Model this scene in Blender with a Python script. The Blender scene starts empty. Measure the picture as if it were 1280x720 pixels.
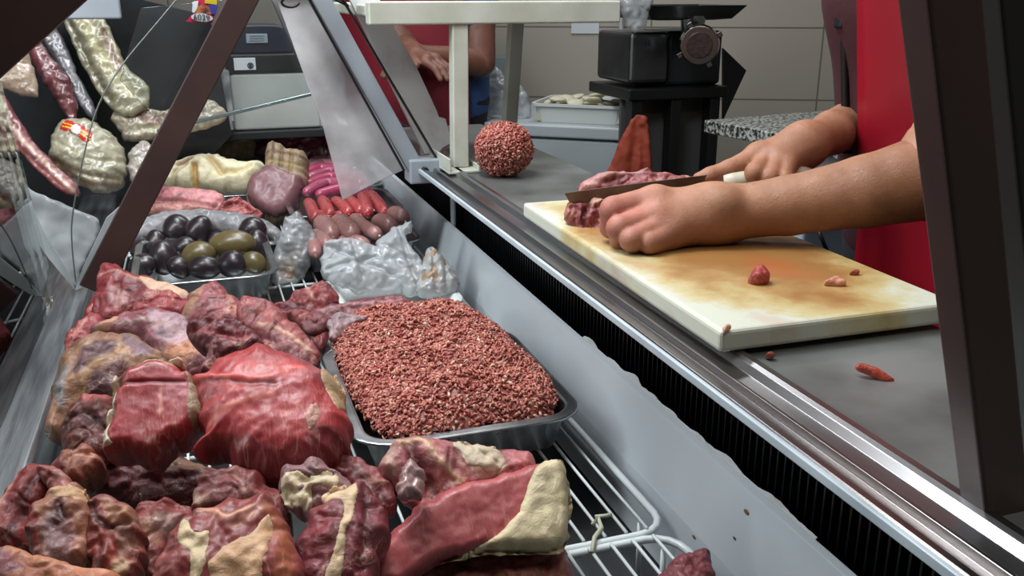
import bpy, bmesh, math, random
import numpy as np
from mathutils import Vector, Matrix, noise
from mathutils.geometry import delaunay_2d_cdt
random.seed(7)
sc = bpy.context.scene
COL = sc.collection
# ------------------------------------------------------------------ camera
F = 1150.0; HY = -10.0; VX = 230.0
PITCH = math.atan((360-HY)/F); YAW = math.atan((640-VX)/math.hypot(F, 360-HY))
CAM = Vector((0, 0, 1.22))
FW = Vector((math.sin(YAW)*math.cos(PITCH), math.cos(YAW)*math.cos(PITCH), -math.sin(PITCH)))
RT = Vector((math.cos(YAW), -math.sin(YAW), 0)); UP = RT.cross(FW)
cd = bpy.data.cameras.new('camera'); cam = bpy.data.objects.new('camera', cd); COL.objects.link(cam)
cd.sensor_width = 36; cd.lens = 36*F/1280; cd.clip_start = .02
cam.matrix_world = Matrix((( RT.x, UP.x, -FW.x, CAM.x), (RT.y, UP.y, -FW.y, CAM.y), (RT.z, UP.z, -FW.z, CAM.z), (0, 0, 0, 1)))
sc.camera = cam
sc.view_settings.view_transform = 'Standard'; sc.view_settings.look = 'None'
sc.view_settings.gamma = 1; sc.view_settings.exposure = 0.0
sc.view_settings.use_curve_mapping = False
w = bpy.data.worlds.new('world'); sc.world = w; w.use_nodes = True
w.node_tree.nodes['Background'].inputs[0].default_value = (.75, .85, 1, 1)
w.node_tree.nodes['Background'].inputs[1].default_value = .12
def area(name, loc, sx, sy, power, col=(1, 1, 1), target=None):
    l = bpy.data.lights.new(name, 'AREA'); l.shape = 'RECTANGLE'; l.size = sx; l.size_y = sy; l.energy = power; l.color = col
    o = bpy.data.objects.new(name, l); COL.objects.link(o); o.location = loc
    if target: o.rotation_euler = (Vector(target)-Vector(loc)).to_track_quat('-Z', 'Y').to_euler()
    return o
area('ceiling_light_front', (.05, 1.3, 2.4), .35, 1.5, 30, (.93, .97, 1))
area('case_lamp', (-.42, 1.1, 1.72), .10, 1.9, 22, (.93, .97, 1), (.36, 1.1, .78))
area('ceiling_light_rear', (.9, 2.6, 2.5), 1.2, .3, 15, (.95, .98, 1))
area('ceiling_light_near', (.55, .0, 2.4), 1.0, .4, 7.5, (1, .93, .84))

def Zp(a, b, z):
    d = FW*F + RT*(a-640) + UP*(360-b); return CAM + d*((z-CAM.z)/d.z)
def Yp(a, b, y):
    d = FW*F + RT*(a-640) + UP*(360-b); return CAM + d*(y/d.y)
def Xp(a, b, x):
    d = FW*F + RT*(a-640) + UP*(360-b); return CAM + d*(x/d.x)
def Gp(a, b, dep):
    return CAM + FW*dep + RT*((a-640)*dep/F) + UP*((360-b)*dep/F)
def Pl(a, b, A, n):
    d = FW*F + RT*(a-640) + UP*(360-b); return CAM + d*((A-CAM).dot(n)/d.dot(n))
# ------------------------------------------------------------------ materials
def lin(h):
    h = h.lstrip('#'); c = [int(h[i:i+2], 16)/255 for i in (0, 2, 4)]
    return tuple(((x+.055)/1.055)**2.4 if x > .04045 else x/12.92 for x in c)
MATS = {}
def nodes(name):
    m = bpy.data.materials.new(name); m.use_nodes = True; nt = m.node_tree
    return m, nt, nt.nodes['Principled BSDF']
def N(nt, t, **k):
    n = nt.nodes.new(t)
    for a, b in k.items():
        if a in n.inputs: n.inputs[a].default_value = b
        else: setattr(n, a, b)
    return n
def mat(name, col, rough=.5, metal=0, col2=None, scale=20, bump=0, bscale=80, spec=.5, coat=0, sss=0, stretch=None, thr=(.35, .65), trans=0, alpha=1):
    if name in MATS: return MATS[name]
    m, nt, p = nodes(name); L = nt.links
    p.inputs['Base Color'].default_value = (*lin(col), 1); p.inputs['Roughness'].default_value = rough
    p.inputs['Metallic'].default_value = metal; p.inputs['Specular IOR Level'].default_value = spec
    p.inputs['Coat Weight'].default_value = coat; p.inputs['Coat Roughness'].default_value = .15
    p.inputs['Transmission Weight'].default_value = trans; p.inputs['Alpha'].default_value = alpha
    if sss: p.inputs['Subsurface Weight'].default_value = sss; p.inputs['Subsurface Radius'].default_value = (.012, .004, .003); p.inputs['Subsurface Scale'].default_value = 1
    tc = N(nt, 'ShaderNodeTexCoord'); mp = N(nt, 'ShaderNodeMapping'); L.new(tc.outputs['Object'], mp.inputs[0])
    if stretch: mp.inputs['Scale'].default_value = stretch
    if col2:
        n = N(nt, 'ShaderNodeTexNoise', Scale=scale, Detail=6.0); L.new(mp.outputs[0], n.inputs['Vector'])
        r = N(nt, 'ShaderNodeValToRGB'); L.new(n.outputs[0], r.inputs[0])
        r.color_ramp.elements[0].position = thr[0]; r.color_ramp.elements[0].color = (*lin(col), 1)
        r.color_ramp.elements[1].position = thr[1]; r.color_ramp.elements[1].color = (*lin(col2), 1)
        L.new(r.outputs[0], p.inputs['Base Color'])
    if bump:
        n = N(nt, 'ShaderNodeTexNoise', Scale=bscale, Detail=5.0); L.new(mp.outputs[0], n.inputs['Vector'])
        b = N(nt, 'ShaderNodeBump', Strength=bump, Distance=.004); L.new(n.outputs[0], b.inputs['Height']); L.new(b.outputs[0], p.inputs['Normal'])
    MATS[name] = m; return m
def flesh(name, rough=.38, marb=.25, coat=.14, bump=.5, fib=(1, 1, 1), fscale=90, var=.35, sss=.12, big=28, vein=.55):
    """wet organic surface: own colour comes from the 'tone' attribute of each piece, varied by noise"""
    m, nt, p = nodes(name); L = nt.links
    at = N(nt, 'ShaderNodeAttribute', attribute_name='tone')
    tc = N(nt, 'ShaderNodeTexCoord'); mp = N(nt, 'ShaderNodeMapping'); mp.inputs['Scale'].default_value = fib; L.new(tc.outputs['Object'], mp.inputs[0])
    n1 = N(nt, 'ShaderNodeTexNoise', Scale=float(big), Detail=8.0, Roughness=.65); L.new(tc.outputs['Object'], n1.inputs['Vector'])
    mr = N(nt, 'ShaderNodeMapRange'); mr.inputs['From Min'].default_value = .3; mr.inputs['From Max'].default_value = .7
    mr.inputs['To Min'].default_value = 1-var; mr.inputs['To Max'].default_value = 1+var; L.new(n1.outputs[0], mr.inputs['Value'])
    vm = N(nt, 'ShaderNodeVectorMath', operation='SCALE'); L.new(at.outputs['Color'], vm.inputs[0]); L.new(mr.outputs[0], vm.inputs['Scale'])
    n2 = N(nt, 'ShaderNodeTexNoise', Scale=float(fscale), Detail=7.0, Roughness=.7, Distortion=1.5); L.new(mp.outputs[0], n2.inputs['Vector'])
    r2 = N(nt, 'ShaderNodeMapRange'); r2.inputs['From Min'].default_value = .55; r2.inputs['From Max'].default_value = .78
    r2.inputs['To Min'].default_value = 0; r2.inputs['To Max'].default_value = marb; L.new(n2.outputs[0], r2.inputs['Value'])
    mx = N(nt, 'ShaderNodeMix', data_type='RGBA'); L.new(r2.outputs[0], mx.inputs[0]); L.new(vm.outputs[0], mx.inputs[6]); mx.inputs[7].default_value = (*lin('#bf8078'), 1)
    n4 = N(nt, 'ShaderNodeTexNoise', Scale=26.0, Detail=4.0, Roughness=.55, Distortion=1.2); L.new(mp.outputs[0], n4.inputs['Vector'])
    sb = N(nt, 'ShaderNodeMath', operation='SUBTRACT'); L.new(n4.outputs[0], sb.inputs[0]); sb.inputs[1].default_value = .5
    ab = N(nt, 'ShaderNodeMath', operation='ABSOLUTE'); L.new(sb.outputs[0], ab.inputs[0])
    rv = N(nt, 'ShaderNodeMapRange'); rv.inputs['From Min'].default_value = 0; rv.inputs['From Max'].default_value = .022; rv.inputs['To Min'].default_value = vein; rv.inputs['To Max'].default_value = 0; L.new(ab.outputs[0], rv.inputs['Value'])
    n5 = N(nt, 'ShaderNodeTexNoise', Scale=11.0, Detail=2.0); L.new(tc.outputs['Object'], n5.inputs['Vector'])
    r5 = N(nt, 'ShaderNodeMapRange'); r5.inputs['From Min'].default_value = .48; r5.inputs['From Max'].default_value = .62; L.new(n5.outputs[0], r5.inputs['Value'])
    mv = N(nt, 'ShaderNodeMath', operation='MULTIPLY'); L.new(rv.outputs[0], mv.inputs[0]); L.new(r5.outputs[0], mv.inputs[1])
    mx2 = N(nt, 'ShaderNodeMix', data_type='RGBA'); L.new(mv.outputs[0], mx2.inputs[0]); L.new(mx.outputs[2], mx2.inputs[6]); mx2.inputs[7].default_value = (*lin('#c39a86'), 1)
    L.new(mx2.outputs[2], p.inputs['Base Color'])
    nr = N(nt, 'ShaderNodeTexNoise', Scale=60.0, Detail=3.0); L.new(tc.outputs['Object'], nr.inputs['Vector'])
    rr = N(nt, 'ShaderNodeMapRange'); rr.inputs['From Min'].default_value = .35; rr.inputs['From Max'].default_value = .65
    rr.inputs['To Min'].default_value = rough-.12; rr.inputs['To Max'].default_value = rough+.15; L.new(nr.outputs[0], rr.inputs['Value']); L.new(rr.outputs[0], p.inputs['Roughness'])
    p.inputs['Coat Weight'].default_value = coat; p.inputs['Coat Roughness'].default_value = .2
    if sss: p.inputs['Subsurface Weight'].default_value = sss; p.inputs['Subsurface Radius'].default_value = (.01, .003, .002); p.inputs['Subsurface Scale'].default_value = 1
    b = N(nt, 'ShaderNodeBump', Strength=bump, Distance=.003); L.new(n2.outputs[0], b.inputs['Height'])
    b2 = N(nt, 'ShaderNodeBump', Strength=bump*.45, Distance=.006); L.new(n1.outputs[0], b2.inputs['Height']); L.new(b.outputs[0], b2.inputs['Normal']); L.new(b2.outputs[0], p.inputs['Normal'])
    return m
def glass(name, ior=1.45, tint=(.93, .97, .96), haze=0, rough=.02, hz=(.8, .82, .85)):
    m = bpy.data.materials.new(name); m.use_nodes = True; nt = m.node_tree; L = nt.links; nt.nodes.remove(nt.nodes['Principled BSDF'])
    out = nt.nodes['Material Output']
    t = N(nt, 'ShaderNodeBsdfTransparent'); t.inputs[0].default_value = (*tint, 1)
    g = N(nt, 'ShaderNodeBsdfGlossy'); g.inputs['Roughness'].default_value = rough
    fr = N(nt, 'ShaderNodeFresnel'); fr.inputs[0].default_value = ior
    mx = N(nt, 'ShaderNodeMixShader'); L.new(fr.outputs[0], mx.inputs[0]); L.new(t.outputs[0], mx.inputs[1]); L.new(g.outputs[0], mx.inputs[2])
    last = mx
    if haze:
        d = N(nt, 'ShaderNodeBsdfDiffuse'); d.inputs[0].default_value = (*hz, 1)
        tc = N(nt, 'ShaderNodeTexCoord'); n = N(nt, 'ShaderNodeTexNoise', Scale=9.0, Detail=5.0); L.new(tc.outputs['Object'], n.inputs['Vector'])
        mr = N(nt, 'ShaderNodeMapRange'); mr.inputs['From Min'].default_value = .3; mr.inputs['From Max'].default_value = .7
        mr.inputs['To Min'].default_value = haze*.5; mr.inputs['To Max'].default_value = min(1, haze*1.5); L.new(n.outputs[0], mr.inputs['Value'])
        m2 = N(nt, 'ShaderNodeMixShader'); L.new(mr.outputs[0], m2.inputs[0]); L.new(mx.outputs[0], m2.inputs[1]); L.new(d.outputs[0], m2.inputs[2]); last = m2
    L.new(last.outputs[0], out.inputs[0]); return m
M_meat = flesh('raw_meat', marb=.3, bump=.7, var=.45)
M_steak = flesh('cut_steak', rough=.42, marb=.5, vein=.4, fib=(2.4, .45, .5), fscale=70, var=.28, bump=.3, coat=.1)
M_fat = flesh('fat', rough=.5, marb=.12, vein=0, coat=.05, var=.25, fscale=60, bump=.7)
M_org = flesh('glossy_organ', rough=.3, marb=0, vein=0, coat=.5, var=.2, bump=.1)
M_saus = flesh('sausage_skin', rough=.35, marb=.12, vein=0, coat=.35, var=.15, bump=.1)
M_mince = flesh('minced_meat', rough=.45, marb=.1, vein=0, coat=.15, var=.2, bump=.2, sss=0)
M_skin = flesh('skin', rough=.5, marb=.04, vein=0, coat=0, var=.2, fscale=260, bump=.35, sss=.12, big=22)
M_film = glass('cling_film', 1.7, (.93, .94, .96), haze=.34, rough=.18)
M_glass = glass('clear_glass', 1.6)
M_hazy = glass('hazy_glass', 1.5, (.93, .93, .95), haze=.5, rough=.05, hz=(.95, .95, .97))  # whitish haze put into the glass as uneven diffuse colour
M_steel = mat('brushed_steel', '#c3c7ca', .38, 1, col2='#83878c', scale=14, bump=.08, bscale=60, stretch=(6, .4, 6))
M_tray = mat('tray_steel', '#c6c9cb', .3, 1, col2='#8d9194', scale=18, bump=.05)
M_rail = mat('rail_steel', '#a8acb2', .28, 1, col2='#7e7672', scale=9, bump=.06, bscale=40, stretch=(1, .15, 1))
M_white = mat('white_enamel', '#cfd6dc', .38, col2='#c6ced5', scale=5, coat=.15)
M_wire = mat('white_coated_wire', '#cfd6d6', .35, coat=.3)
M_black = mat('black_plastic', '#0c0d0f', .45)
M_dark = mat('dark_lining', '#101214', .6, col2='#1b1d20', scale=9)
M_brown = mat('brown_frame', '#47332f', .42, col2='#352624', scale=6, bump=.1, bscale=40)
M_greyp = mat('grey_paint', '#9aa2aa', .45, col2='#8b939b', scale=8)
M_cream = mat('cream_paint', '#c3c6bb', .45, col2='#aeb0a2', scale=11, bump=.08)
# ------------------------------------------------------------------ mesh helpers
def tagp(o, label=None, cat=None, group=None, kind=None):
    if label: o['label'] = label
    if cat: o['category'] = cat
    if group: o['group'] = group
    if kind: o['kind'] = kind
    return o
def link(name, me, m=None, parent=None):
    o = bpy.data.objects.new(name, me); COL.objects.link(o)
    if parent: o.parent = parent; o.matrix_parent_inverse = parent.matrix_basis.inverted()
    if m: me.materials.append(m)
    return o
def empty(name, loc, label, cat, group=None, kind=None):
    o = bpy.data.objects.new(name, None); COL.objects.link(o); o.location = loc; o.empty_display_size = .05
    return tagp(o, label, cat, group, kind)
def from_bm(name, bm, m, parent=None, smooth=False, bevel=0, recalc=True):
    if recalc: bmesh.ops.recalc_face_normals(bm, faces=bm.faces)
    me = bpy.data.meshes.new(name); bm.to_mesh(me); bm.free()
    if smooth: me.polygons.foreach_set('use_smooth', [True]*len(me.polygons))
    o = link(name, me, m, parent)
    if bevel:
        b = o.modifiers.new('bevel', 'BEVEL'); b.width = bevel; b.segments = 3; b.limit_method = 'ANGLE'
    return o
def add_box(bm, lo, hi, mtx=None):
    vs = [bm.verts.new((x, y, z)) for x in (lo[0], hi[0]) for y in (lo[1], hi[1]) for z in (lo[2], hi[2])]
    if mtx:
        for v in vs: v.co = mtx @ v.co
    for f in ((0, 1, 3, 2), (4, 6, 7, 5), (0, 4, 5, 1), (2, 3, 7, 6), (0, 2, 6, 4), (1, 5, 7, 3)): bm.faces.new([vs[i] for i in f])
def box(name, lo, hi, m, parent=None, bevel=.002, mtx=None):
    bm = bmesh.new(); add_box(bm, lo, hi, mtx); return from_bm(name, bm, m, parent, bevel=bevel)
def frame_mtx(o, ex, ez):
    ex = Vector(ex).normalized(); ez = Vector(ez); ez = (ez - ex*ez.dot(ex)).normalized(); ey = ez.cross(ex)
    return Matrix(((ex.x, ey.x, ez.x, o[0]), (ex.y, ey.y, ez.y, o[1]), (ex.z, ey.z, ez.z, o[2]), (0, 0, 0, 1)))
def bar(name, a, b, wd, th, m, parent=None, side=(0, 1, 0), bevel=.002):
    """rectangular bar from a to b; th along 'side', wd across"""
    a = Vector(a); b = Vector(b); M = frame_mtx(a, b-a, side)
    return box(name, (0, -wd/2, -th/2), ((b-a).length, wd/2, th/2), m, parent, bevel, M)
def add_tube(bm, pts, r, seg=10, cap=True):
    pts = [Vector(p) for p in pts]; n = len(pts); rs = r if isinstance(r, (list, tuple)) else [r]*n
    rings = []; ref = None
    for i, p in enumerate(pts):
        t = (pts[min(i+1, n-1)]-pts[max(i-1, 0)]).normalized()
        if ref is None: ref = Vector((0, 0, 1)) if abs(t.z) < .9 else Vector((1, 0, 0))
        u = (ref - t*ref.dot(t)).normalized(); ref = u; v = t.cross(u)
        rings.append([bm.verts.new(p + (u*math.cos(2*math.pi*k/seg) + v*math.sin(2*math.pi*k/seg))*rs[i]) for k in range(seg)])
    for a, b in zip(rings, rings[1:]):
        for k in range(seg): bm.faces.new((a[k], a[(k+1) % seg], b[(k+1) % seg], b[k]))
    if cap: bm.faces.new(rings[0][::-1]); bm.faces.new(rings[-1])
    return rings
def tube(name, pts, r, m, parent=None, seg=12):
    bm = bmesh.new(); add_tube(bm, pts, r, seg); return from_bm(name, bm, m, parent, smooth=True)
def set_tone(me, cols):
    a = me.color_attributes.new('tone', 'FLOAT_COLOR', 'POINT')
    c = np.ones((len(me.vertices), 4), dtype=np.float32); c[:, :3] = cols
    a.data.foreach_set('color', c.ravel())
def crom(pts, per=6, closed=True):
    P = [np.array(p, float) for p in pts]; n = len(P); out = []
    for i in range(n if closed else n-1):
        g = lambda k: P[k % n] if closed else P[max(0, min(n-1, k))]
        p0, p1, p2, p3 = g(i-1), g(i), g(i+1), g(i+2)
        for j in range(per):
            t = j/per
            out.append(.5*((2*p1)+(-p0+p2)*t+(2*p0-5*p1+4*p2-p3)*t*t+(-p0+3*p1-3*p2+p3)*t**3))
    if not closed: out.append(P[-1])
    return np.array(out)
def segdist(Q, poly, closed=True):
    A = poly; B = np.roll(poly, -1, 0)
    if not closed: A = A[:-1]; B = B[:-1]
    d = np.full(len(Q), 1e9)
    for a, b in zip(A, B):
        ab = b-a; t = np.clip(((Q-a)@ab)/max(ab@ab, 1e-12), 0, 1)
        d = np.minimum(d, np.hypot(*(Q-a-t[:, None]*ab).T))
    return d
def inside(Q, poly):
    x, y = Q[:, 0], Q[:, 1]; r = np.zeros(len(Q), bool)
    for (x1, y1), (x2, y2) in zip(poly, np.roll(poly, -1, 0)):
        c = (y1 > y) != (y2 > y)
        r ^= c & (x < (x2-x1)*(y-y1)/((y2-y1) or 1e-12)+x1)
    return r
def nz(P, s, seed, oct=3):
    return np.array([noise.fractal(Vector((p[0]*s+seed, p[1]*s-seed, seed*1.7)), 1.0, 2.0, oct) for p in P])
N_PILE = Vector((-.12, -.52, .84)).normalized(); N_FAR = Vector((-.15, -.8, .6)).normalized(); N_UP = Vector((0, 0, 1))
SEED = [0]
class Blob:
    """a lump whose outline is spread on a plane in the case and swollen on both sides to real thickness"""
    def __init__(s, name, poly, z, T, Tb=None, R=None, n=N_PILE, tone='#8f2f35', m=None, amp=.0022, nscale=55, wob=.0026, fold=.0022, patches=(), creases=(), anchor=None, A=None, res=2000, parent=None, power=.5, ns2=0):
        SEED[0] += 1; s.seed = SEED[0]*3.37; s.n = n; s.T = T; s.amp = amp; s.ns = nscale; s.power = power; s.fold = (fold if m is None else fold*.35) if amp > .0015 else 0
        c = np.mean(np.array(poly, float), 0) if anchor is None else anchor
        s.A = A if A is not None else Zp(c[0], c[1], z)
        s.e1 = (RT - n*RT.dot(n)).normalized(); s.e2 = n.cross(s.e1)
        s.creases = [(s.to2(crom(c_[0], 4, False)), c_[1], c_[2], c_[3] if len(c_) > 3 else None) for c_ in creases]
        s.P = s.to2(crom(poly, 6)); 
        cen = s.P.mean(0); wv = nz(s.P, 70, s.seed, 4)*wob*2
        dirs = s.P-cen; dirs /= np.linalg.norm(dirs, axis=1)[:, None]+1e-9; s.P = s.P+dirs*wv[:, None]
        ext = s.P.max(0)-s.P.min(0); s.R = R or .5*min(ext)*.62
        Tb = T if Tb is None else Tb; s.Tb = Tb
        Q, F_ = s.tri(s.P, res)
        h = s.height(Q); t = s.prof(Q)
        hb = -Tb*t + nz(Q, s.ns*.6, s.seed+9)*amp*t
        bd = segdist(Q, s.P) < 1e-6
        V = [s.w3(q, hh) for q, hh in zip(Q, h)]; idx = list(range(len(Q))); nb = []
        for i, q in enumerate(Q):
            if bd[i]: nb.append(i)
            else: nb.append(len(V)); V.append(s.w3(q, hb[i]))
        faces = [tuple(f) for f in F_]+[tuple(nb[i] for i in f[::-1]) for f in F_ if not all(bd[i] for i in f)]
        me = bpy.data.meshes.new(name)
        o = parent_loc = sum(V, Vector())/len(V); s.o = o
        me.from_pydata([v-o for v in V], [], faces); me.validate(); me.polygons.foreach_set('use_smooth', [True]*len(me.polygons))
        base = np.tile(np.array(lin(tone)), (len(Q), 1)); 
        warp = np.stack([nz(Q, 80, s.seed+4, 3), nz(Q, 80, s.seed+7, 3)], 1)*.004
        for pp in patches:
            pg = s.to2(crom(pp[0], 4)); soft = pp[2] if len(pp) > 2 else .0025
            QQ = Q+warp; sd = segdist(QQ, pg)*np.where(inside(QQ, pg), 1, -1)
            k = np.clip(sd/soft*.5+.5, 0, 1)[:, None]; base = base*(1-k)+np.array(lin(pp[1]))*k
        for pl, wd, dp, cc in s.creases:
            if cc:
                k = np.exp(-(segdist(Q+warp*.4, pl, False)/wd)**2)[:, None]; base = base*(1-k)+np.array(lin(cc))*k
        if m is None or m in (M_meat, M_steak): base = base*np.array((.92, .74, .70))
        cols = np.zeros((len(V), 3)); cols[:len(Q)] = base
        for i, j in enumerate(nb): cols[j] = base[i]
        if len(me.vertices) == len(V): set_tone(me, cols)
        else: set_tone(me, np.array(lin(tone)))
        s.ob = link(name, me, m or M_meat); s.ob.location = o
        if parent: s.ob.parent = parent; s.ob.matrix_parent_inverse = parent.matrix_basis.inverted()
    def to2(s, pts):
        out = []
        for a, b in pts:
            v = Pl(a, b, s.A, s.n)-s.A; out.append((v.dot(s.e1), v.dot(s.e2)))
        return np.array(out)
    def w3(s, q, h): return s.A + s.e1*float(q[0]) + s.e2*float(q[1]) + s.n*float(h)
    def prof(s, Q):
        t = np.clip(segdist(Q, s.P)/s.R, 0, 1); return (1-(1-t)**2)**s.power
    def height(s, Q):
        t = s.prof(Q)
        h = s.T*t + nz(Q, s.ns, s.seed)*s.amp*2*np.minimum(1, t*1.6)
        if s.fold: h = h - s.fold*np.exp(-(nz(Q, 24, s.seed+13, 2)/.07)**2)*t
        for pl, wd, dp, _ in s.creases: h = h - dp*np.exp(-(segdist(Q, pl, False)/wd)**2)*np.minimum(1, t*2)
        return h
    def tri(s, P, res):
        lo, hi = P.min(0), P.max(0); A = (hi-lo).prod()*.75; st = math.sqrt(A/res)
        # resample the outline to about the same step
        per = np.linalg.norm(np.roll(P, -1, 0)-P, axis=1); 
        out = []
        for a, b, l in zip(P, np.roll(P, -1, 0), per):
            k = max(1, int(round(l/st)))
            for j in range(k): out.append(a+(b-a)*j/k)
        B = np.array(out)
        # drop outline points that bunch together
        keep = [0]
        for i in range(1, len(B)):
            if np.linalg.norm(B[i]-B[keep[-1]]) > st*.45: keep.append(i)
        B = B[keep]; s.P = B if P is s.P else s.P
        xs = np.arange(lo[0], hi[0], st); ys = np.arange(lo[1], hi[1], st*.87)
        G = np.array([(x+(st/2 if j % 2 else 0), y) for j, y in enumerate(ys) for x in xs])
        G = G[inside(G, B)]; G = G[segdist(G, B) > st*.45]
        n = len(B); pts = [Vector(p) for p in np.vstack([B, G])]
        v, e, f, *_ = delaunay_2d_cdt(pts, [(i, (i+1) % n) for i in range(n)], [], 1, 1e-7)
        Q = np.array([(p.x, p.y) for p in v]); s.B = B
        F_ = [list(x) for x in f]
        ar = sum((Q[t[1]][0]-Q[t[0]][0])*(Q[t[2]][1]-Q[t[0]][1])-(Q[t[1]][1]-Q[t[0]][1])*(Q[t[2]][0]-Q[t[0]][0]) for t in F_)
        if ar < 0: F_ = [t[::-1] for t in F_]
        return Q, F_
    def part(s, name, poly, lift=.0015, tone='#cbb690', m=None, res=500, label=None, R=.006, amp=.0008):
        """a layer (fat, rind, membrane) grown on this lump's surface"""
        P0 = s.P; R0 = s.R
        pg = s.to2(crom(poly, 5)); wv = nz(pg, 110, s.seed+2, 3)*.003; cen = pg.mean(0); d = pg-cen; d /= np.linalg.norm(d, axis=1)[:, None]+1e-9
        pg = pg+d*wv[:, None]
        s.P = pg; Q, F_ = s.tri(pg, res); B = s.P; s.P = P0
        h = s.height(Q); dd = segdist(Q, B); t = np.clip(dd/R, 0, 1); t = (1-(1-t)**2)**.5
        up = h + lift*t*1.6 - .001 + nz(Q, 130, s.seed+1)*amp*t; dn = h-.003
        V = [s.w3(q, x)-s.o for q, x in zip(Q, up)]; n0 = len(V); bd = dd < 1e-6; nb = []
        for i, q in enumerate(Q):
            if bd[i]: nb.append(i)
            else: nb.append(len(V)); V.append(s.w3(q, dn[i])-s.o)
        faces = [tuple(f) for f in F_]+[tuple(nb[i] for i in f[::-1]) for f in F_ if not all(bd[i] for i in f)]
        me = bpy.data.meshes.new(name); me.from_pydata(V, [], faces); me.validate(); me.polygons.foreach_set('use_smooth', [True]*len(me.polygons))
        set_tone(me, np.array(lin(tone))); o = link(name, me, m or M_fat); o.parent = s.ob
        if label: o['label'] = label
        return o
def meatpiece(name, label, cat, poly, z, T, Tb=None, group=None, parts=(), **k):
    b = Blob(name, poly, z, T, Tb, **k); tagp(b.ob, label, cat, group)
    for p in parts: b.part(*p[:2], **(p[2] if len(p) > 2 else {}))
    return b
# smooth-union distance field meshed with surface nets, for bodies and hands
def sd_caps(P, a, b, ra, rb):
    a = np.array(a); b = np.array(b); ab = b-a; t = np.clip(((P-a)@ab)/max(ab@ab, 1e-12), 0, 1)
    return np.linalg.norm(P-a-t[..., None]*ab, axis=-1)-(ra+(rb-ra)*t)
def smin(a, b, k):
    h = np.clip(.5+.5*(b-a)/k, 0, 1); return b*(1-h)+a*h-k*h*(1-h)
def surfnet(fn, lo, hi, h):
    lo = np.array(lo); hi = np.array(hi); n = np.ceil((hi-lo)/h).astype(int)+1
    ax = [lo[i]+h*np.arange(n[i]) for i in range(3)]
    G = np.stack(np.meshgrid(*ax, indexing='ij'), -1); V = fn(G.reshape(-1, 3)).reshape(n); neg = V < 0
    C = tuple(s-1 for s in n); acc = np.zeros(C+(3,)); cnt = np.zeros(C)
    corners = [(i, j, k) for i in (0, 1) for j in (0, 1) for k in (0, 1)]
    sl = lambda c: tuple(slice(c[d], c[d]+C[d]) for d in range(3))
    for a in corners:
        for d in range(3):
            if a[d]: continue
            b = list(a); b[d] = 1; va, vb = V[sl(a)], V[sl(b)]; cr = (va < 0) != (vb < 0)
            t = np.where(cr, va/np.where(cr, va-vb, 1), 0)
            for q in range(3): acc[..., q] += np.where(cr, a[q]+(t if q == d else 0), 0)
            cnt += cr
    act = cnt > 0; ids = -np.ones(C, int); ids[act] = np.arange(act.sum())
    cell = np.stack(np.nonzero(act), -1); verts = lo+h*(cell+acc[act]/cnt[act][:, None])
    faces = []
    for d in range(3):
        u, v = (d+1) % 3, (d+2) % 3
        s0 = [slice(None)]*3; s1 = [slice(None)]*3; s0[d] = slice(0, -1); s1[d] = slice(1, None)
        a, b = neg[tuple(s0)], neg[tuple(s1)]; idx = np.stack(np.nonzero(a != b), -1)
        idx = idx[(idx[:, u] > 0) & (idx[:, v] > 0) & (idx[:, u] < C[u]) & (idx[:, v] < C[v])]
        def at(du, dv):
            c = idx.copy(); c[:, u] -= du; c[:, v] -= dv; return ids[c[:, 0], c[:, 1], c[:, 2]]
        q = np.stack([at(1, 1), at(0, 1), at(0, 0), at(1, 0)], 1)
        fl = a[tuple(idx.T)]; q[~fl] = q[~fl][:, ::-1]; faces.append(q)
    Fc = np.vstack(faces); return verts, Fc[(Fc >= 0).all(1)]
def add_group(fn_list, k):
    def f(P):
        d = None
        for c in fn_list:
            e = c(P) if callable(c) else sd_caps(P, *c)
            d = e if d is None else smin(d, e, k)
        return d
    return f

# ================================================================== SETTING
W_dir = Vector((math.cos(math.radians(25)), -math.sin(math.radians(25)), 0)); W_nrm = Vector((-W_dir.y, W_dir.x, 0))
def struct(o): o['kind'] = 'structure'; return o
m, nt, p = nodes('wall_tiles'); L = nt.links
tc = N(nt, 'ShaderNodeTexCoord'); br = N(nt, 'ShaderNodeTexBrick', offset=0.0)
br.inputs['Scale'].default_value = 1; br.inputs['Mortar Size'].default_value = .003; br.inputs['Brick Width'].default_value = .60; br.inputs['Row Height'].default_value = .25
br.inputs['Color1'].default_value = (*lin('#a8a196'), 1); br.inputs['Color2'].default_value = (*lin('#a29b90'), 1); br.inputs['Mortar'].default_value = (*lin('#6d6861'), 1)
mp = N(nt, 'ShaderNodeMapping'); MPT = mp
L.new(tc.outputs['Object'], mp.inputs[0]); L.new(mp.outputs[0], br.inputs['Vector']); L.new(br.outputs[0], p.inputs['Base Color']); p.inputs['Roughness'].default_value = .35
M_tile = m
def wall(name, p0, ex, ln, ht, m, th=.1):
    # local x along the wall, local y up, so tile patterns stand upright
    ex = Vector(ex).normalized(); nrm = ex.cross(Vector((0, 0, 1)))
    bm = bmesh.new(); add_box(bm, (0, 0, -th), (ln, ht, 0)); o = from_bm(name, bm, m)
    o.matrix_world = Matrix(((ex.x, 0, nrm.x, p0[0]), (ex.y, 0, nrm.y, p0[1]), (0, 1, 0, 0), (0, 0, 0, 1))); return struct(o)
B0 = Vector((1.09, 3.3, 0))-W_dir*3.0
_d = FW*F + RT*(1030-640) + UP*(360-35); _p = CAM + _d*((B0-CAM).dot(W_nrm)/_d.dot(W_nrm))
MPT.inputs['Location'].default_value = (.60-((_p-B0).dot(W_dir) % .60), .25-(_p.z % .25), 0)
wall('wall_back', B0, W_dir, 5.4, 2.7, M_tile)
M_plain = mat('plaster', '#8d8a84', .7, col2='#7f7c77', scale=3)
e = B0+W_dir*5.4
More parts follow.
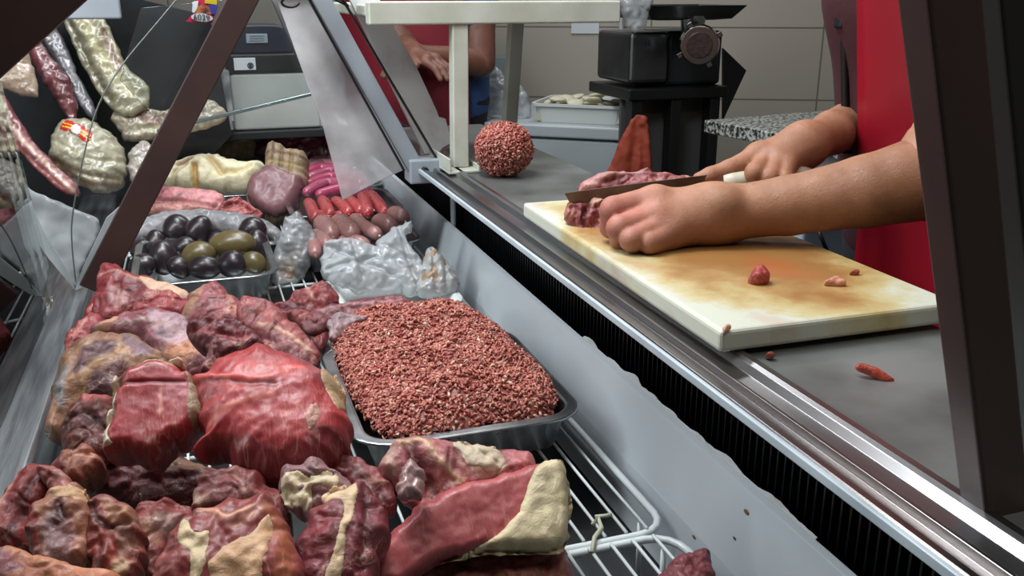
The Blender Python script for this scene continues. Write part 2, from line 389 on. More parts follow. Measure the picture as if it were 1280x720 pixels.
wall('wall_right', e, -W_nrm, 5.2, 2.7, M_plain)
wall('wall_left', (B0.x, -1.6, 0), (0, 1, 0), B0.y+1.6, 2.7, M_plain)
wall('wall_front', (3.4, -1.6, 0), (-1, 0, 0), 3.4-B0.x, 2.7, M_plain)
struct(box('floor', (-2, -1.8, -.1), (4.2, 5, 0), mat('floor_tiles', '#4a4641', .4, col2='#3c3935', scale=5)))
struct(box('ceiling', (-2, -1.8, 2.7), (4.2, 5, 2.8), M_plain))

# ================================================================== DISPLAY CASE
case = empty('display_case', (.1, 1.2, 0), 'long refrigerated butcher display case with white back panel, steel rail and glass hood', 'display case')
box('base_cabinet', (-.30, -.25, 0), (.47, 2.75, .66), M_dark, case, .004)
box('case_floor', (-.25, -.25, .66), (.45, 2.75, .67), M_dark, case)
# front ledge, a folded steel sheet
bm = bmesh.new()
prof = [(-.262, .66), (-.262, .778), (-.238, .782), (-.193, .780), (-.188, .776), (-.186, .662), (-.19, .66)]
y0, y1 = -.25, 2.7
A = [bm.verts.new((x, y0, z)) for x, z in prof]; B = [bm.verts.new((x, y1, z)) for x, z in prof]
for i in range(len(prof)): j = (i+1) % len(prof); bm.faces.new((A[i], A[j], B[j], B[i]))
bm.faces.new(A[::-1]); bm.faces.new(B); from_bm('front_ledge', bm, M_steel, case, bevel=.001)
# white inner back panel
bm = bmesh.new()
prof = [(.395, .672), (.397, .745), (.411, .818), (.4165, .8215), (.4175, .81), (.404, .672)]
A = [bm.verts.new((x, y0, z)) for x, z in prof]; B = [bm.verts.new((x, 2.7, z)) for x, z in prof]
for i in range(len(prof)): j = (i+1) % len(prof); bm.faces.new((A[i], A[j], B[j], B[i]))
bm.faces.new(A[::-1]); bm.faces.new(B); from_bm('back_panel', bm, M_white, case, bevel=.0008)
# black honeycomb air intake behind it
bm = bmesh.new(); add_box(bm, (.452, y0, .67), (.462, 2.7, .925))
y = 0.0
while y < 2.6: add_box(bm, (.438, y, .80), (.4525, y+.0022, .918)); y += .0105
gr = from_bm('air_intake', bm, mat('intake_black', '#141619', .35), case)
# counter-side rail with track ridges
bm = bmesh.new()
prof = [(.343, .931), (.3425, .939), (.3445, .9412), (.3495, .9412), (.351, .9375), (.3545, .9345), (.364, .9345), (.3655, .9405), (.3685, .9405), (.3705, .936), (.385, .9375), (.3895, .943), (.3935, .9445), (.3995, .9445), (.3995, .921), (.36, .921)]
A = [bm.verts.new((x, y0, z)) for x, z in prof]; B = [bm.verts.new((x, 1.56, z)) for x, z in prof]
for i in range(len(prof)): j = (i+1) % len(prof); bm.faces.new((A[i], A[j], B[j], B[i]))
bm.faces.new(A[::-1]); bm.faces.new(B); from_bm('sliding_rail', bm, M_rail, case, bevel=.0005)
box('rail_lip', (.3395, y0, .9335), (.3435, 1.5, .9405), mat('lip_enamel', '#b7c3ca', .4, col2='#9eaab2', scale=14, coat=.2), case, .001)
box('end_wall', (-.26, 2.7, .66), (.45, 2.72, 1.0), M_greyp, case)
a = Xp(566, 286, .419); bar('rail_bracket', (.4205, a.y, .80), (.4205, a.y, .931), .006, .020, M_greyp, case, (0, 1, 0))
# front glass pane and the curved edge of the joint to the next pane
slab_pts = [(-.231, .30, .7825), (-.231, 1.475, .7825), (-.262, 1.475, 1.16), (-.262, .30, 1.16)]
bm = bmesh.new(); A = [bm.verts.new((x-.0025, y_, z)) for x, y_, z in slab_pts]; B = [bm.verts.new((x+.0025, y_, z)) for x, y_, z in slab_pts]
bm.faces.new(A[::-1]); bm.faces.new(B)
for i in range(4): j = (i+1) % 4; bm.faces.new((A[i], A[j], B[j], B[i]))
from_bm('front_glass', bm, M_glass, case)
pr = crom([tuple(Yp(a, b, 1.48))[::2] for a, b in ((93, 352), (88, 300), (90, 262), (104, 190), (122, 130), (152, 80), (200, 22), (235, -20))], 5, False)
tube('glass_edge_trim', [(x+.002, 1.478, z) for x, z in pr], .0011, mat('pale_glass_edge', '#66726e', .2, coat=.5), case, 8)
# A-frame supports of the glass hood
bar('hood_support', Yp(116, 362, 1.44), Yp(329, -50, 1.44), .040, .014, M_brown, case)
bar('hood_support', Yp(521, 213, 1.50), Yp(375, -48, 1.50), .028, .012, M_greyp, case)
bar('support_gasket', Yp(505, 213, 1.494), Yp(360, -48, 1.494), .0035, .014, M_black, case)
bar('support_gasket', Yp(549, 204, 1.50), Yp(408, -35, 1.50), .0035, .012, M_black, case)
a = Yp(532, 218, 1.50); box('support_foot', (a.x-.03, 1.483, .915), (a.x+.025, 1.53, .955), M_greyp, case, .003)
bm = bmesh.new(); bmesh.ops.create_cone(bm, cap_ends=True, segments=12, radius1=.006, radius2=.006, depth=.01, matrix=Matrix.Translation((a.x-.006, 1.479, .938)) @ Matrix.Rotation(math.pi/2, 4, 'X')); from_bm('bolt', bm, M_black, case, bevel=.001)
bar('hood_support', Yp(424, 175, 1.62), Yp(325, -50, 1.62), .02, .01, mat('weathered_bar', '#6f6e70', .5), case)
bar('frame_beam', Yp(-48, 90, .95), Yp(92, -36, .95), .048, .016, M_brown, case)
bar('top_band', Yp(8, 3, 1.5), Yp(150, 3, 1.5), .046, .012, M_greyp, case, bevel=.003)  # grey band of glass reflection, built as a solid bar
bar('top_band', Yp(176, -16, 1.52), Yp(420, -18, 1.52), .03, .012, M_greyp, case, bevel=.003)
def slab(name, pts, th, m, parent=None, n=None, bevel=.0008):
    pts = [Vector(p) for p in pts]; n = n or (pts[1]-pts[0]).cross(pts[2]-pts[0]).normalized()
    bm = bmesh.new(); A = [bm.verts.new(p-n*th/2) for p in pts]; B = [bm.verts.new(p+n*th/2) for p in pts]
    bm.faces.new(A[::-1]); bm.faces.new(B)
    for i in range(len(pts)): j = (i+1) % len(pts); bm.faces.new((A[i], A[j], B[j], B[i]))
    return from_bm(name, bm, m, parent, bevel=bevel)
slab('side_glass', [Yp(a, b, 1.53) for a, b in ((330, -45), (382, -45), (524, 203), (470, 228), (428, 250), (404, 160))], .005, M_hazy, case)
slab('side_glass', [Yp(a, b, 1.60) for a, b in ((176, 10), (336, -6), (410, 114), (205, 160), (150, 100))], .005, glass('dusty_glass', 1.5, (.9, .92, .92), haze=.02), case)
bar('shelf_glass_edge', Yp(196, 164, 1.9), Yp(412, 112, 1.9), .007, .010, mat('bright_glass_edge', '#7f908e', .2, .5), case)
M_board = mat('stained_board', '#d6d8da', .6, col2='#a3988a', scale=14, thr=(.52, .78))
pts = [Yp(a, b, 1.56) for a, b in ((422, -30), (462, -30), (478, 10), (520, 84), (545, 138), (548, 146), (556, 148), (560, 163), (566, 176), (552, 184), (548, 190), (530, 192))]
slab('cover_board', pts, .012, M_board, case)

# deck racks of coated wire
def rack(x0, x1, ya, yb, z, label):
    r = empty('wire_rack', (x0, ya, z), label, 'wire rack', 'coated wire racks in the case')
    cr = .03; pts = []
    for cx, cy, a0 in ((x1-cr, yb-cr, 0), (x0+cr, yb-cr, 90), (x0+cr, ya+cr, 180), (x1-cr, ya+cr, 270)):
        for k in range(5): t = math.radians(a0+k*22.5); pts.append((cx+cr*math.cos(t), cy+cr*math.sin(t), z))
    bm = bmesh.new(); rg = add_tube(bm, pts+[pts[0]], .0038, 8, False); from_bm('frame', bm, M_wire, r, smooth=True)
    x = x0+.012
    while x < x1-.008:
        tube('rod', [(x, ya+.002, z+.0045), (x, yb-.002, z+.0045)], .0017, M_wire, r, 6); x += .0215
    tube('cross_rod', [(x0, (ya+yb)/2, z-.001), (x1, (ya+yb)/2, z-.001)], .0028, M_wire, r, 8)
    for cx in (x0+.02, x1-.02):
        for cy in (ya+.02, yb-.02): tube('foot', [(cx, cy, z), (cx, cy, .67)], .003, M_wire, r, 6)
rack(-.165, .385, .672, 1.26, .735, 'white coated wire rack under the raw beef and the mince tray')
rack(-.165, .385, .12, .664, .735, 'white coated wire rack at the near bottom edge with a bare corner by the panel')
rack(-.165, .385, 1.268, 1.86, .735, 'white coated wire rack under the tray of dark glossy organs')
rack(-.165, .385, 1.868, 2.46, .735, 'farthest white coated wire rack, under the sausages and the tripe')

# trays
def tray(name, label, cx, cy, lx, ly, z0, h, m, rot=0, taper=.012, rim=.01, cr=.03, group=None, kind='tray'):
    r = empty(name, (cx, cy, z0), label, kind, group); R_ = Matrix.Translation((cx, cy, z0)) @ Matrix.Rotation(rot, 4, 'Z')
    def ring(ex, z, crr):
        out = []; hx, hy = lx/2+ex, ly/2+ex; c = max(.004, crr+ex)
        for sx, sy, a0 in ((1, 1, 0), (-1, 1, 90), (-1, -1, 180), (1, -1, 270)):
            for k in range(7): t = math.radians(a0+k*15); out.append(R_ @ Vector((sx*(hx-c)+c*math.cos(t), sy*(hy-c)+c*math.sin(t), z)))
        return out
    secs = [(-taper-.006, .0015), (-taper, .004), (0, h-.001), (.003, h), (rim, h), (rim, h-.003), (.004, h-.003), (.0015, h-.004), (-taper+.001, .0025), (-taper-.006, 0)]
    bm = bmesh.new(); RR = [[bm.verts.new(v) for v in ring(ex, z, cr)] for ex, z in secs]
    for a, b in zip(RR, RR[1:]):
        for k in range(28): bm.faces.new((a[k], a[(k+1) % 28], b[(k+1) % 28], b[k]))
    bm.faces.new(RR[0]); bm.faces.new(RR[-1][::-1])
    o = from_bm('pan', bm, m, r, smooth=False)
    bm = bmesh.new(); pts = ring(rim, h-.0015, cr); add_tube(bm, pts+[pts[0]], .0022, 6, False); from_bm('rolled_rim', bm, m, r, smooth=True)
    return r
tray('steel_tray', 'shallow rectangular steel tray holding the large mound of minced beef', .242, .965, .222, .262, .742, .048, M_tray, 0, rim=.013, group='steel trays')
tray('steel_tray', 'steel tray filled with dark glossy egg-shaped organs', -.012, 1.575, .20, .27, .742, .056, M_tray, 0, group='steel trays')
tray('steel_tray', 'steel tray under the cream folded tripe', .03, 2.20, .20, .20, .742, .05, M_tray, 0, group='steel trays')
tray('steel_tray', 'farthest steel tray on the right, heaped with bright pink sausages', .285, 2.235, .21, .25, .742, .05, M_tray, 0, group='steel trays')
tray('steel_tray', 'steel tray of short red sausages', .275, 1.945, .21, .22, .742, .052, M_tray, 0, group='steel trays')
tray('steel_tray', 'steel tray under the brownish pink sausage links', .255, 1.69, .21, .20, .742, .05, M_tray, 0, group='steel trays')
tray('plastic_tray', 'white plastic tray holding crumpled clear bags', .272, 1.40, .17, .21, .742, .024, mat('white_plastic', '#c9cdcc', .35, coat=.2), 0, rim=.008)

# ================================================================== RAW BEEF PILE
RB = 'raw beef cuts piled on the wire rack'
MP = meatpiece
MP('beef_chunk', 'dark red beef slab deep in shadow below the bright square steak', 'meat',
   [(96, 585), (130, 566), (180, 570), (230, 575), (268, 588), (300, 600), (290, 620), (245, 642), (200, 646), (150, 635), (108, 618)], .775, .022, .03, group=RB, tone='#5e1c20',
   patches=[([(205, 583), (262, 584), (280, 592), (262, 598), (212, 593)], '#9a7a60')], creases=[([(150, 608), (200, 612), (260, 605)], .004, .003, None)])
MP('beef_chunk', 'thin brownish pink beef slice lying under the fat-edged rump cap', 'meat',
   [(495, 725), (520, 706), (570, 694), (640, 690), (697, 684), (708, 700), (704, 735), (500, 745)], .762, .012, .018, group=RB, tone='#86574f', n=Vector((-.05, -.25, .96)).normalized(),
   creases=[([(560, 710), (640, 700)], .004, .002, '#a08478')])
MP('beef_chunk', 'long dark red beef piece at the left edge with a pale fat line', 'meat',
   [(-25, 655), (0, 632), (18, 608), (45, 584), (78, 590), (88, 612), (66, 632), (45, 662), (42, 692), (5, 700), (-25, 695)], .80, .022, .04, group=RB, tone='#802b2d',
   creases=[([(30, 600), (12, 640), (4, 680)], .0028, -.001, '#c08f7c'), ([(60, 600), (38, 640), (25, 680)], .004, .004, '#4a1518')], parts=[])
MP('bone_in_beef', 'tan and purplish bone-in beef piece standing at bottom left', 'meat',
   [(40, 650), (58, 628), (84, 610), (110, 618), (117, 645), (112, 690), (100, 712), (62, 716), (42, 700), (36, 678)], .82, .02, .04, group=RB, tone='#96705a', m=M_meat, amp=.004,
   patches=[([(60, 665), (85, 650), (100, 665), (95, 700), (70, 705)], '#8a7476'), ([(75, 640), (90, 640), (90, 668), (76, 664)], '#5a3038'), ([(40, 655), (52, 640), (56, 690), (44, 700)], '#7d2e2c')],
   creases=[([(80, 642), (88, 662), (78, 668)], .003, .004, '#4b2228')], parts=[('fat_edge', [(70, 622), (86, 611), (110, 619), (116, 634), (98, 638), (78, 632)], dict(tone='#b58f6d'))])
MP('bone_in_beef', 'bone-in beef piece with tan gristle between the tan piece and the round cut', 'meat',
   [(112, 645), (118, 628), (145, 627), (168, 640), (180, 662), (182, 700), (165, 735), (120, 740), (110, 700)], .815, .02, .04, group=RB, tone='#7a3b34', amp=.004,
   patches=[([(135, 635), (165, 640), (172, 660), (155, 668), (138, 655)], '#a5826a'), ([(145, 705), (160, 700), (162, 725), (140, 728)], '#a89a78'), ([(150, 670), (172, 672), (170, 700), (152, 698)], '#86685e')],
   creases=[([(120, 640), (130, 660), (150, 668), (165, 662)], .003, .004, '#4a2020'), ([(118, 690), (140, 680), (150, 700), (140, 720)], .003, .003, '#9a4a42'), ([(128, 735), (132, 690)], .003, .003, '#5b2325')])
MP('beef_chunk', 'rolled bone end of beef lying along the bottom left corner', 'meat',
   [(-30, 690), (5, 686), (30, 690), (60, 702), (100, 712), (150, 720), (150, 750), (-30, 755)], .835, .018, .03, group=RB, tone='#a36a4c',
   patches=[([(-20, 700), (25, 705), (40, 725), (-20, 735)], '#7b4a52')], creases=[([(20, 692), (70, 712), (140, 724)], .003, -.0015, '#c09070')])
MP('beef_chunk', 'small beef trimming with a whitish membrane left of the round cut', 'meat',
   [(165, 650), (176, 632), (210, 628), (246, 640), (232, 665), (210, 690), (200, 728), (178, 730), (172, 690)], .80, .018, .04, group=RB, tone='#80423e',
   patches=[([(200, 655), (225, 652), (220, 668), (205, 675)], '#b8a29c'), ([(180, 662), (200, 660), (202, 685), (184, 684)], '#a58068')], creases=[([(178, 650), (205, 640), (230, 645)], .003, .003, None)])
MP('beef_chunk', 'brownish red beef piece rising behind the round cut with an orange-ish rim', 'meat',
   [(240, 622), (248, 602), (270, 590), (298, 586), (322, 596), (346, 612), (366, 645), (362, 680), (335, 650), (300, 636), (265, 640), (244, 640)], .825, .016, .04, group=RB, tone='#743636',
   patches=[([(242, 625), (252, 618), (262, 636), (246, 640)], '#b59a8a')], creases=[([(290, 590), (310, 620), (312, 640)], .003, .003, '#9c7068'), ([(255, 612), (285, 600), (300, 605)], .003, .002, None)])
MP('beef_round_cut', 'large round-cut beef piece with cream fat seams at the bottom of the pile', 'meat',
   [(192, 725), (205, 692), (222, 662), (252, 640), (288, 627), (328, 624), (352, 645), (368, 682), (376, 740), (300, 760), (192, 755)], .845, .022, .045, group=RB, tone='#83403f', m=M_steak, res=3200,
   patches=[([(330, 640), (355, 655), (368, 700), (372, 740), (345, 740), (348, 700)], '#94583f'), ([(290, 650), (330, 645), (325, 665), (300, 675)], '#74383c')],
   creases=[([(255, 645), (275, 652), (290, 660), (318, 648)], .0022, -.001, '#c49a7c'), ([(300, 670), (325, 655), (336, 640)], .003, .001, '#a87a68'), ([(215, 700), (240, 690), (255, 700)], .004, .003, None)],
   parts=[('fat_seam', [(228, 665), (240, 658), (250, 678), (268, 680), (270, 700), (258, 745), (242, 745), (244, 712), (228, 690)], dict(tone='#cfb893')),
          ('fat_seam', [(268, 722), (290, 695), (318, 680), (338, 655), (345, 660), (342, 695), (330, 745), (272, 745)], dict(tone='#c39a76'))])
MP('beef_chunk', 'dark red beef chunk with a vertical cream fat seam left of the rump cap', 'meat',
   [(376, 662), (390, 640), (418, 622), (446, 610), (470, 622), (486, 655), (480, 700), (462, 745), (400, 750), (374, 740), (368, 695)], .83, .022, .045, group=RB, tone='#74303a',
   patches=[([(380, 660), (405, 648), (418, 690), (395, 700)], '#7f2f38')], creases=[([(455, 620), (460, 670), (450, 720)], .004, .004, '#5b232c'), ([(385, 690), (405, 670)], .004, .003, None)],
   parts=[('fat_seam', [(404, 628), (432, 612), (450, 620), (446, 655), (438, 690), (426, 745), (404, 745), (420, 700), (430, 660), (430, 640), (412, 638)], dict(tone='#c9ae8b'))])
MP('beef_flap', 'long reddish beef flap curling down beside the round cut toward the rump cap', 'meat',
   [(379, 562), (390, 555), (408, 556), (430, 565), (455, 580), (480, 595), (496, 618), (492, 640), (465, 636), (440, 615), (412, 595), (390, 578)], .83, .013, .035, group=RB, tone='#7c3c40',
   creases=[([(383, 560), (392, 574), (405, 580)], .0025, -.0015, '#c2a296'), ([(410, 575), (450, 600), (480, 628)], .004, .003, '#5a282c')])
MP('kidney_fat_piece', 'mauve-grey curled organ piece wrapped in ragged cream fat', 'meat',
   [(352, 600), (360, 586), (385, 579), (414, 584), (434, 600), (440, 622), (428, 642), (395, 650), (372, 646), (352, 626)], .842, .018, .035, group=RB, tone='#8d7276',
   creases=[([(372, 605), (392, 612), (415, 604)], .004, .006, '#54303a'), ([(365, 622), (390, 628)], .003, .004, '#6a4246')], parts=[('fat_layer', [(353, 606), (372, 600), (392, 607), (415, 597), (428, 610), (420, 625), (396, 622), (392, 645), (366, 640), (352, 625)], dict(tone='#c3b394', lift=.002, amp=.003))])
MP('beef_flap', 'rolled flank piece with cream rind standing behind the rump cap', 'meat',
   [(477, 594), (481, 562), (498, 548), (530, 544), (568, 551), (620, 560), (656, 565), (669, 580), (664, 600), (610, 620), (545, 640), (515, 640), (495, 618), (484, 606)], .83, .02, .04, group=RB, tone='#a5666a', n=Vector((-.1, -.75, .65)).normalized(), res=2600,
   patches=[([(478, 596), (482, 563), (494, 553), (498, 575), (494, 603)], '#bda69c'), ([(565, 560), (620, 566), (634, 590), (600, 604), (575, 585)], '#b3a18a')],
   creases=[([(510, 560), (525, 590), (540, 620)], .007, .010, '#6b3338'), ([(500, 556), (530, 556), (545, 580), (575, 610)], .0035, -.003, '#d0b79c'), ([(626, 566), (634, 590)], .004, .003, '#7c2e38'), ([(548, 560), (575, 575), (590, 600)], .003, .002, '#8b4a55')],
   parts=[('fat_layer', [(565, 556), (596, 556), (622, 563), (630, 585), (606, 597), (580, 582)], dict(tone='#b7a68e'))])
MP('organ_tip', 'small grey-pink rounded stub poking out of the rolled flank', 'meat',
   [(497, 604), (502, 586), (514, 577), (527, 584), (533, 603), (528, 625), (508, 628), (498, 618)], .85, .012, .012, group=RB, tone='#8f7270', m=M_org)
MP('beef_rump_cap', 'pink-faced triangular beef rump cap with a thick cream fat cover, nearest the bare rack', 'meat',
   [(460, 735), (474, 690), (488, 668), (510, 645), (540, 622), (590, 606), (640, 590), (672, 582), (693, 580), (703, 596), (707, 640), (698, 688), (640, 694), (590, 696), (545, 708), (500, 738)], .80, .024, .03, group=RB, tone='#a25358', m=M_steak, R=.010, res=4200, n=Vector((-.08, -.72, .69)).normalized(), amp=.0006, fold=0,
   patches=[([(520, 720), (600, 680), (640, 640), (620, 665), (560, 700)], '#7d2a30')],
   parts=[('fat_cover', [(670, 586), (690, 578), (704, 590), (710, 640), (700, 692), (640, 698), (596, 700), (548, 708), (586, 692), (620, 672), (645, 640), (655, 610)], dict(tone='#c2b491', lift=.004, R=.008, res=1200, amp=.0012, label='thick cream fat cover'))])
MP('beef_chunk', 'tiny dark red beef corner at the bottom by the white panel', 'meat',
   [(812, 728), (834, 708), (858, 692), (873, 686), (886, 696), (892, 725), (888, 750), (825, 750)], .765, .014, .022, group=RB, tone='#74303a', n=N_UP*.8+Vector((0, -.6, 0)))
MP('beef_chunk', 'dark brownish beef knuckle stacked left of the square steak', 'meat',
   [(74, 540), (88, 512), (112, 496), (146, 500), (150, 540), (148, 568), (126, 582), (104, 586), (86, 572)], .82, .02, .05, group=RB, tone='#5f2722',
   patches=[([(105, 498), (130, 496), (140, 508), (118, 514)], '#a0554e')], creases=[([(85, 540), (110, 528), (135, 545)], .004, .004, '#3c1512')])
MP('beef_chunk', 'small ragged tan beef trimming below the dark knuckle', 'meat',
   [(66, 600), (74, 575), (88, 565), (112, 560), (126, 572), (120, 592), (100, 602), (86, 606)], .815, .014, .04, group=RB, tone='#8b5a48',
   patches=[([(70, 598), (75, 575), (86, 578), (82, 600)], '#6e2a28')], creases=[([(88, 582), (104, 575), (118, 576)], .003, .003, '#b58a70')])
MP('beef_chunk', 'reddish beef tip with pale tendon pointing up at lower left', 'meat',
   [(46, 586), (62, 583), (84, 595), (92, 612), (72, 622), (56, 608)], .83, .012, .03, group=RB, tone='#a0706a', creases=[([(55, 592), (80, 608)], .003, .002, '#7d3a38')])
MP('beef_shank', 'grey-tan membrane-covered shank lying along the steel ledge', 'meat',
   [(60, 540), (66, 490), (80, 452), (100, 430), (130, 420), (166, 421), (188, 434), (208, 458), (175, 475), (152, 500), (115, 505), (92, 525), (74, 548)], .825, .024, .05, group=RB, tone='#8d7056', m=M_meat, res=3000,
   patches=[([(100, 476), (108, 455), (130, 438), (150, 440), (148, 452), (122, 466), (106, 482)], '#55343a'), ([(108, 500), (122, 482), (150, 468), (168, 466), (152, 488), (140, 500)], '#4f2c32'), ([(72, 505), (80, 470), (90, 466), (92, 490), (84, 520)], '#7f8586'), ([(160, 430), (185, 438), (195, 452), (170, 456)], '#75606a')],
   creases=[([(110, 500), (120, 475), (165, 450)], .003, -.001, '#a88c62')])
MP('beef_chunk', 'small red beef nub with white fat at the far left edge of the pile', 'meat',
   [(80, 432), (88, 415), (108, 396), (126, 398), (134, 414), (116, 428), (96, 436), (84, 446)], .80, .014, .04, group=RB, tone='#94434a', creases=[([(95, 425), (112, 405)], .0035, .002, '#c08a80')])
MP('beef_chunk', 'ragged red beef piece against the dark frame bar, corner of the pile', 'meat',
   [(105, 402), (112, 378), (128, 360), (150, 362), (158, 385), (145, 402), (122, 410)], .79, .014, .04, group=RB, tone='#8a3036', creases=[([(115, 395), (135, 375)], .003, .002, '#b98078')])
MP('beef_chunk', 'red beef piece with cream tendon at the back left corner of the pile', 'meat',
   [(122, 345), (128, 330), (145, 331), (170, 345), (200, 352), (232, 366), (240, 378), (228, 394), (196, 396), (168, 396), (140, 402), (120, 396), (118, 368)], .815, .018, .045, group=RB, tone='#89343b', res=2600,
   patches=[([(153, 360), (168, 350), (186, 358), (188, 376), (172, 386), (158, 380)], '#6b2c33'), ([(136, 375), (152, 366), (165, 384), (150, 390)], '#a88588')], creases=[([(125, 352), (150, 348), (185, 360)], .003, -.001, '#b98c82'), ([(150, 390), (152, 362)], .004, .004, None)],
   parts=[('fat_layer', [(176, 352), (200, 354), (236, 368), (230, 380), (215, 372), (190, 372)], dict(tone='#bf9d85'))])
MP('beef_slab', 'silvery-skinned beef slab between the shank and the dark ragged piece', 'meat',
   [(112, 414), (135, 402), (165, 392), (200, 390), (232, 398), (246, 415), (268, 436), (278, 462), (245, 474), (210, 458), (186, 436), (165, 421), (130, 420)], .83, .018, .045, group=RB, tone='#85525a', res=2800,
   patches=[([(190, 398), (230, 402), (244, 425), (225, 446), (202, 430)], '#a18f9b'), ([(205, 448), (240, 436), (266, 438), (250, 456), (225, 460)], '#a87a5c'), ([(120, 416), (145, 402), (150, 410), (128, 420)], '#b08a70')], creases=[([(150, 412), (195, 412), (235, 425)], .003, -.001, '#a58e90'), ([(140, 420), (180, 425)], .003, .003, None)])
MP('beef_chunk', 'pinkish wedge of beef with a tan membrane at the back centre of the pile', 'meat',
   [(226, 402), (234, 378), (258, 358), (274, 355), (290, 368), (308, 385), (306, 405), (280, 412), (248, 410)], .825, .018, .045, group=RB, tone='#8b545a',
   patches=[([(228, 400), (236, 378), (252, 364), (256, 372), (242, 400)], '#9c7d66')], creases=[([(262, 360), (276, 372)], .003, .003, None), ([(285, 372), (298, 400)], .003, .002, '#a0705e')])
MP('beef_flap', 'long pale-streaked beef flap running down beside the tray of mince', 'meat',
   [(296, 380), (312, 372), (338, 378), (362, 398), (384, 420), (400, 442), (396, 460), (372, 462), (332, 446), (324, 425), (302, 410)], .815, .016, .045, group=RB, tone='#87474a', res=2600,
   patches=[([(325, 424), (350, 426), (380, 445), (388, 458), (360, 452)], '#7a4a50')], creases=[([(325, 412), (355, 422), (390, 445)], .003, -.0015, '#b39a86'), ([(310, 382), (335, 395), (355, 410)], .004, .003, '#a06a66'), ([(328, 426), (350, 436)], .003, .003, None)])
MP('beef_chunk', 'dark ragged maroon beef piece on top of the pile behind the large round', 'meat',
   [(232, 418), (244, 402), (268, 400), (300, 404), (322, 420), (330, 436), (312, 444), (288, 448), (275, 462), (262, 474), (250, 470), (258, 445), (240, 428)], .855, .016, .04, group=RB, tone='#5d232b', amp=.004,
   creases=[([(240, 420), (270, 425), (310, 430)], .004, .004, '#7d3038'), ([(265, 455), (285, 435)], .004, .003, None)])
MP('beef_strip', 'ragged dark beef strips trailing from the pile toward the bagged tray', 'meat',
   [(316, 390), (345, 380), (372, 366), (402, 351), (416, 358), (424, 378), (408, 388), (412, 402), (410, 430), (398, 436), (378, 410), (350, 396)], .80, .012, .035, group=RB, tone='#7a3439', amp=.004,
   creases=[([(385, 362), (392, 380)], .003, -.002, '#b08a78'), ([(340, 390), (372, 388), (405, 400)], .004, .004, '#4d1a20'), ([(372, 402), (398, 392)], .003, .002, '#a05a5c')])
MP('beef_strip', 'thin reddish beef strip lying behind the mince tray', 'meat',
   [(374, 402), (398, 386), (438, 376), (488, 371), (511, 374), (508, 386), (470, 392), (448, 400), (420, 408), (392, 418)], .80, .010, .02, group=RB, tone='#6b353b',
   creases=[([(400, 392), (450, 384), (500, 378)], .003, -.001, '#98747a')])
MP('membrane_scrap', 'small lilac-grey silverskin scrap tucked against the mince tray', 'meat',
   [(412, 400), (420, 392), (440, 393), (458, 398), (440, 406), (430, 420), (416, 426), (410, 414)], .81, .008, .012, group=RB, tone='#92868f')
MP('beef_round', 'largest bright red round of beef in the middle of the pile', 'meat',
   [(243, 568), (258, 548), (250, 520), (242, 483), (262, 470), (285, 452), (312, 441), (345, 442), (380, 456), (412, 470), (432, 500), (439, 545), (426, 582), (388, 602), (335, 604), (296, 592), (278, 570)], .865, .036, .055, group=RB, tone='#9a363b', res=5200, R=.045, m=M_steak, amp=.0011,
   patches=[([(250, 570), (300, 560), (360, 580), (430, 545), (440, 600), (340, 615), (270, 600)], '#6c2026'), ([(300, 480), (345, 475), (385, 480), (340, 500), (300, 500)], '#b04a4c'), ([(360, 455), (412, 472), (430, 500), (405, 500), (385, 475)], '#8e4a50')],  # first patch paints the shaded underside into the tone
   creases=[([(243, 484), (290, 495), (335, 500), (382, 482)], .003, -.0006, '#c4605a'), ([(250, 492), (310, 505), (350, 508)], .003, .002, '#7b2428'), ([(262, 545), (300, 530), (345, 520)], .003, -.0004, '#bb6f62')],
   parts=[('membrane', [(402, 474), (416, 472), (430, 492), (434, 520), (424, 528), (410, 505)], dict(tone='#a88a6a')), ('membrane', [(388, 535), (402, 528), (404, 550), (392, 562)], dict(tone='#a87c6c'))])
MP('beef_steak', 'bright red square-cut steak with a thin white fat rim leaning on the round', 'meat',
   [(133, 566), (140, 530), (150, 484), (166, 470), (196, 458), (226, 461), (242, 478), (254, 494), (259, 520), (250, 545), (218, 562), (196, 580), (168, 577)], .865, .026, .04, group=RB, tone='#93333a', m=M_steak, R=.010, res=4200, n=Vector((-.08, -.66, .75)).normalized(), amp=.0006, fold=0,
   patches=[([(214, 492), (238, 490), (238, 530), (220, 538)], '#a05862'), ([(150, 568), (190, 560), (225, 552), (210, 580), (170, 582)], '#802b2e')],
   creases=[([(152, 494), (190, 492), (236, 492)], .002, .002, '#6e2026'), ([(208, 500), (207, 530)], .0015, 0, '#c58a84'), ([(170, 480), (200, 470), (222, 468)], .0015, 0, '#c08884')],
   parts=[('fat_rim', [(132, 568), (139, 530), (149, 482), (153, 484), (150, 520), (143, 555), (150, 566)], dict(tone='#c9bfa6', R=.003)), ('fat_rim', [(162, 474), (195, 458), (226, 460), (238, 474), (215, 466), (190, 467)], dict(tone='#b9a48c', R=.003)),
          ('rind', [(236, 476), (246, 484), (259, 505), (256, 535), (244, 545), (238, 520), (240, 495)], dict(tone='#8d7560', R=.004, amp=.002))])
for k, (pts, lb) in enumerate((([(741, 655), (748, 648), (752, 660), (743, 672), (740, 690)], 'pale fat string caught on the rack rods by the rump cap'), ([(744, 646), (756, 645), (764, 643)], 'short pale fat scrap hanging on a rack rod by the panel'))):
    o = tube('fat_scrap', [Zp(a, b, .742) for a, b in pts], .0022, mat('fat_string', '#a3a58f', .5), seg=6); tagp(o, lb, 'scrap')

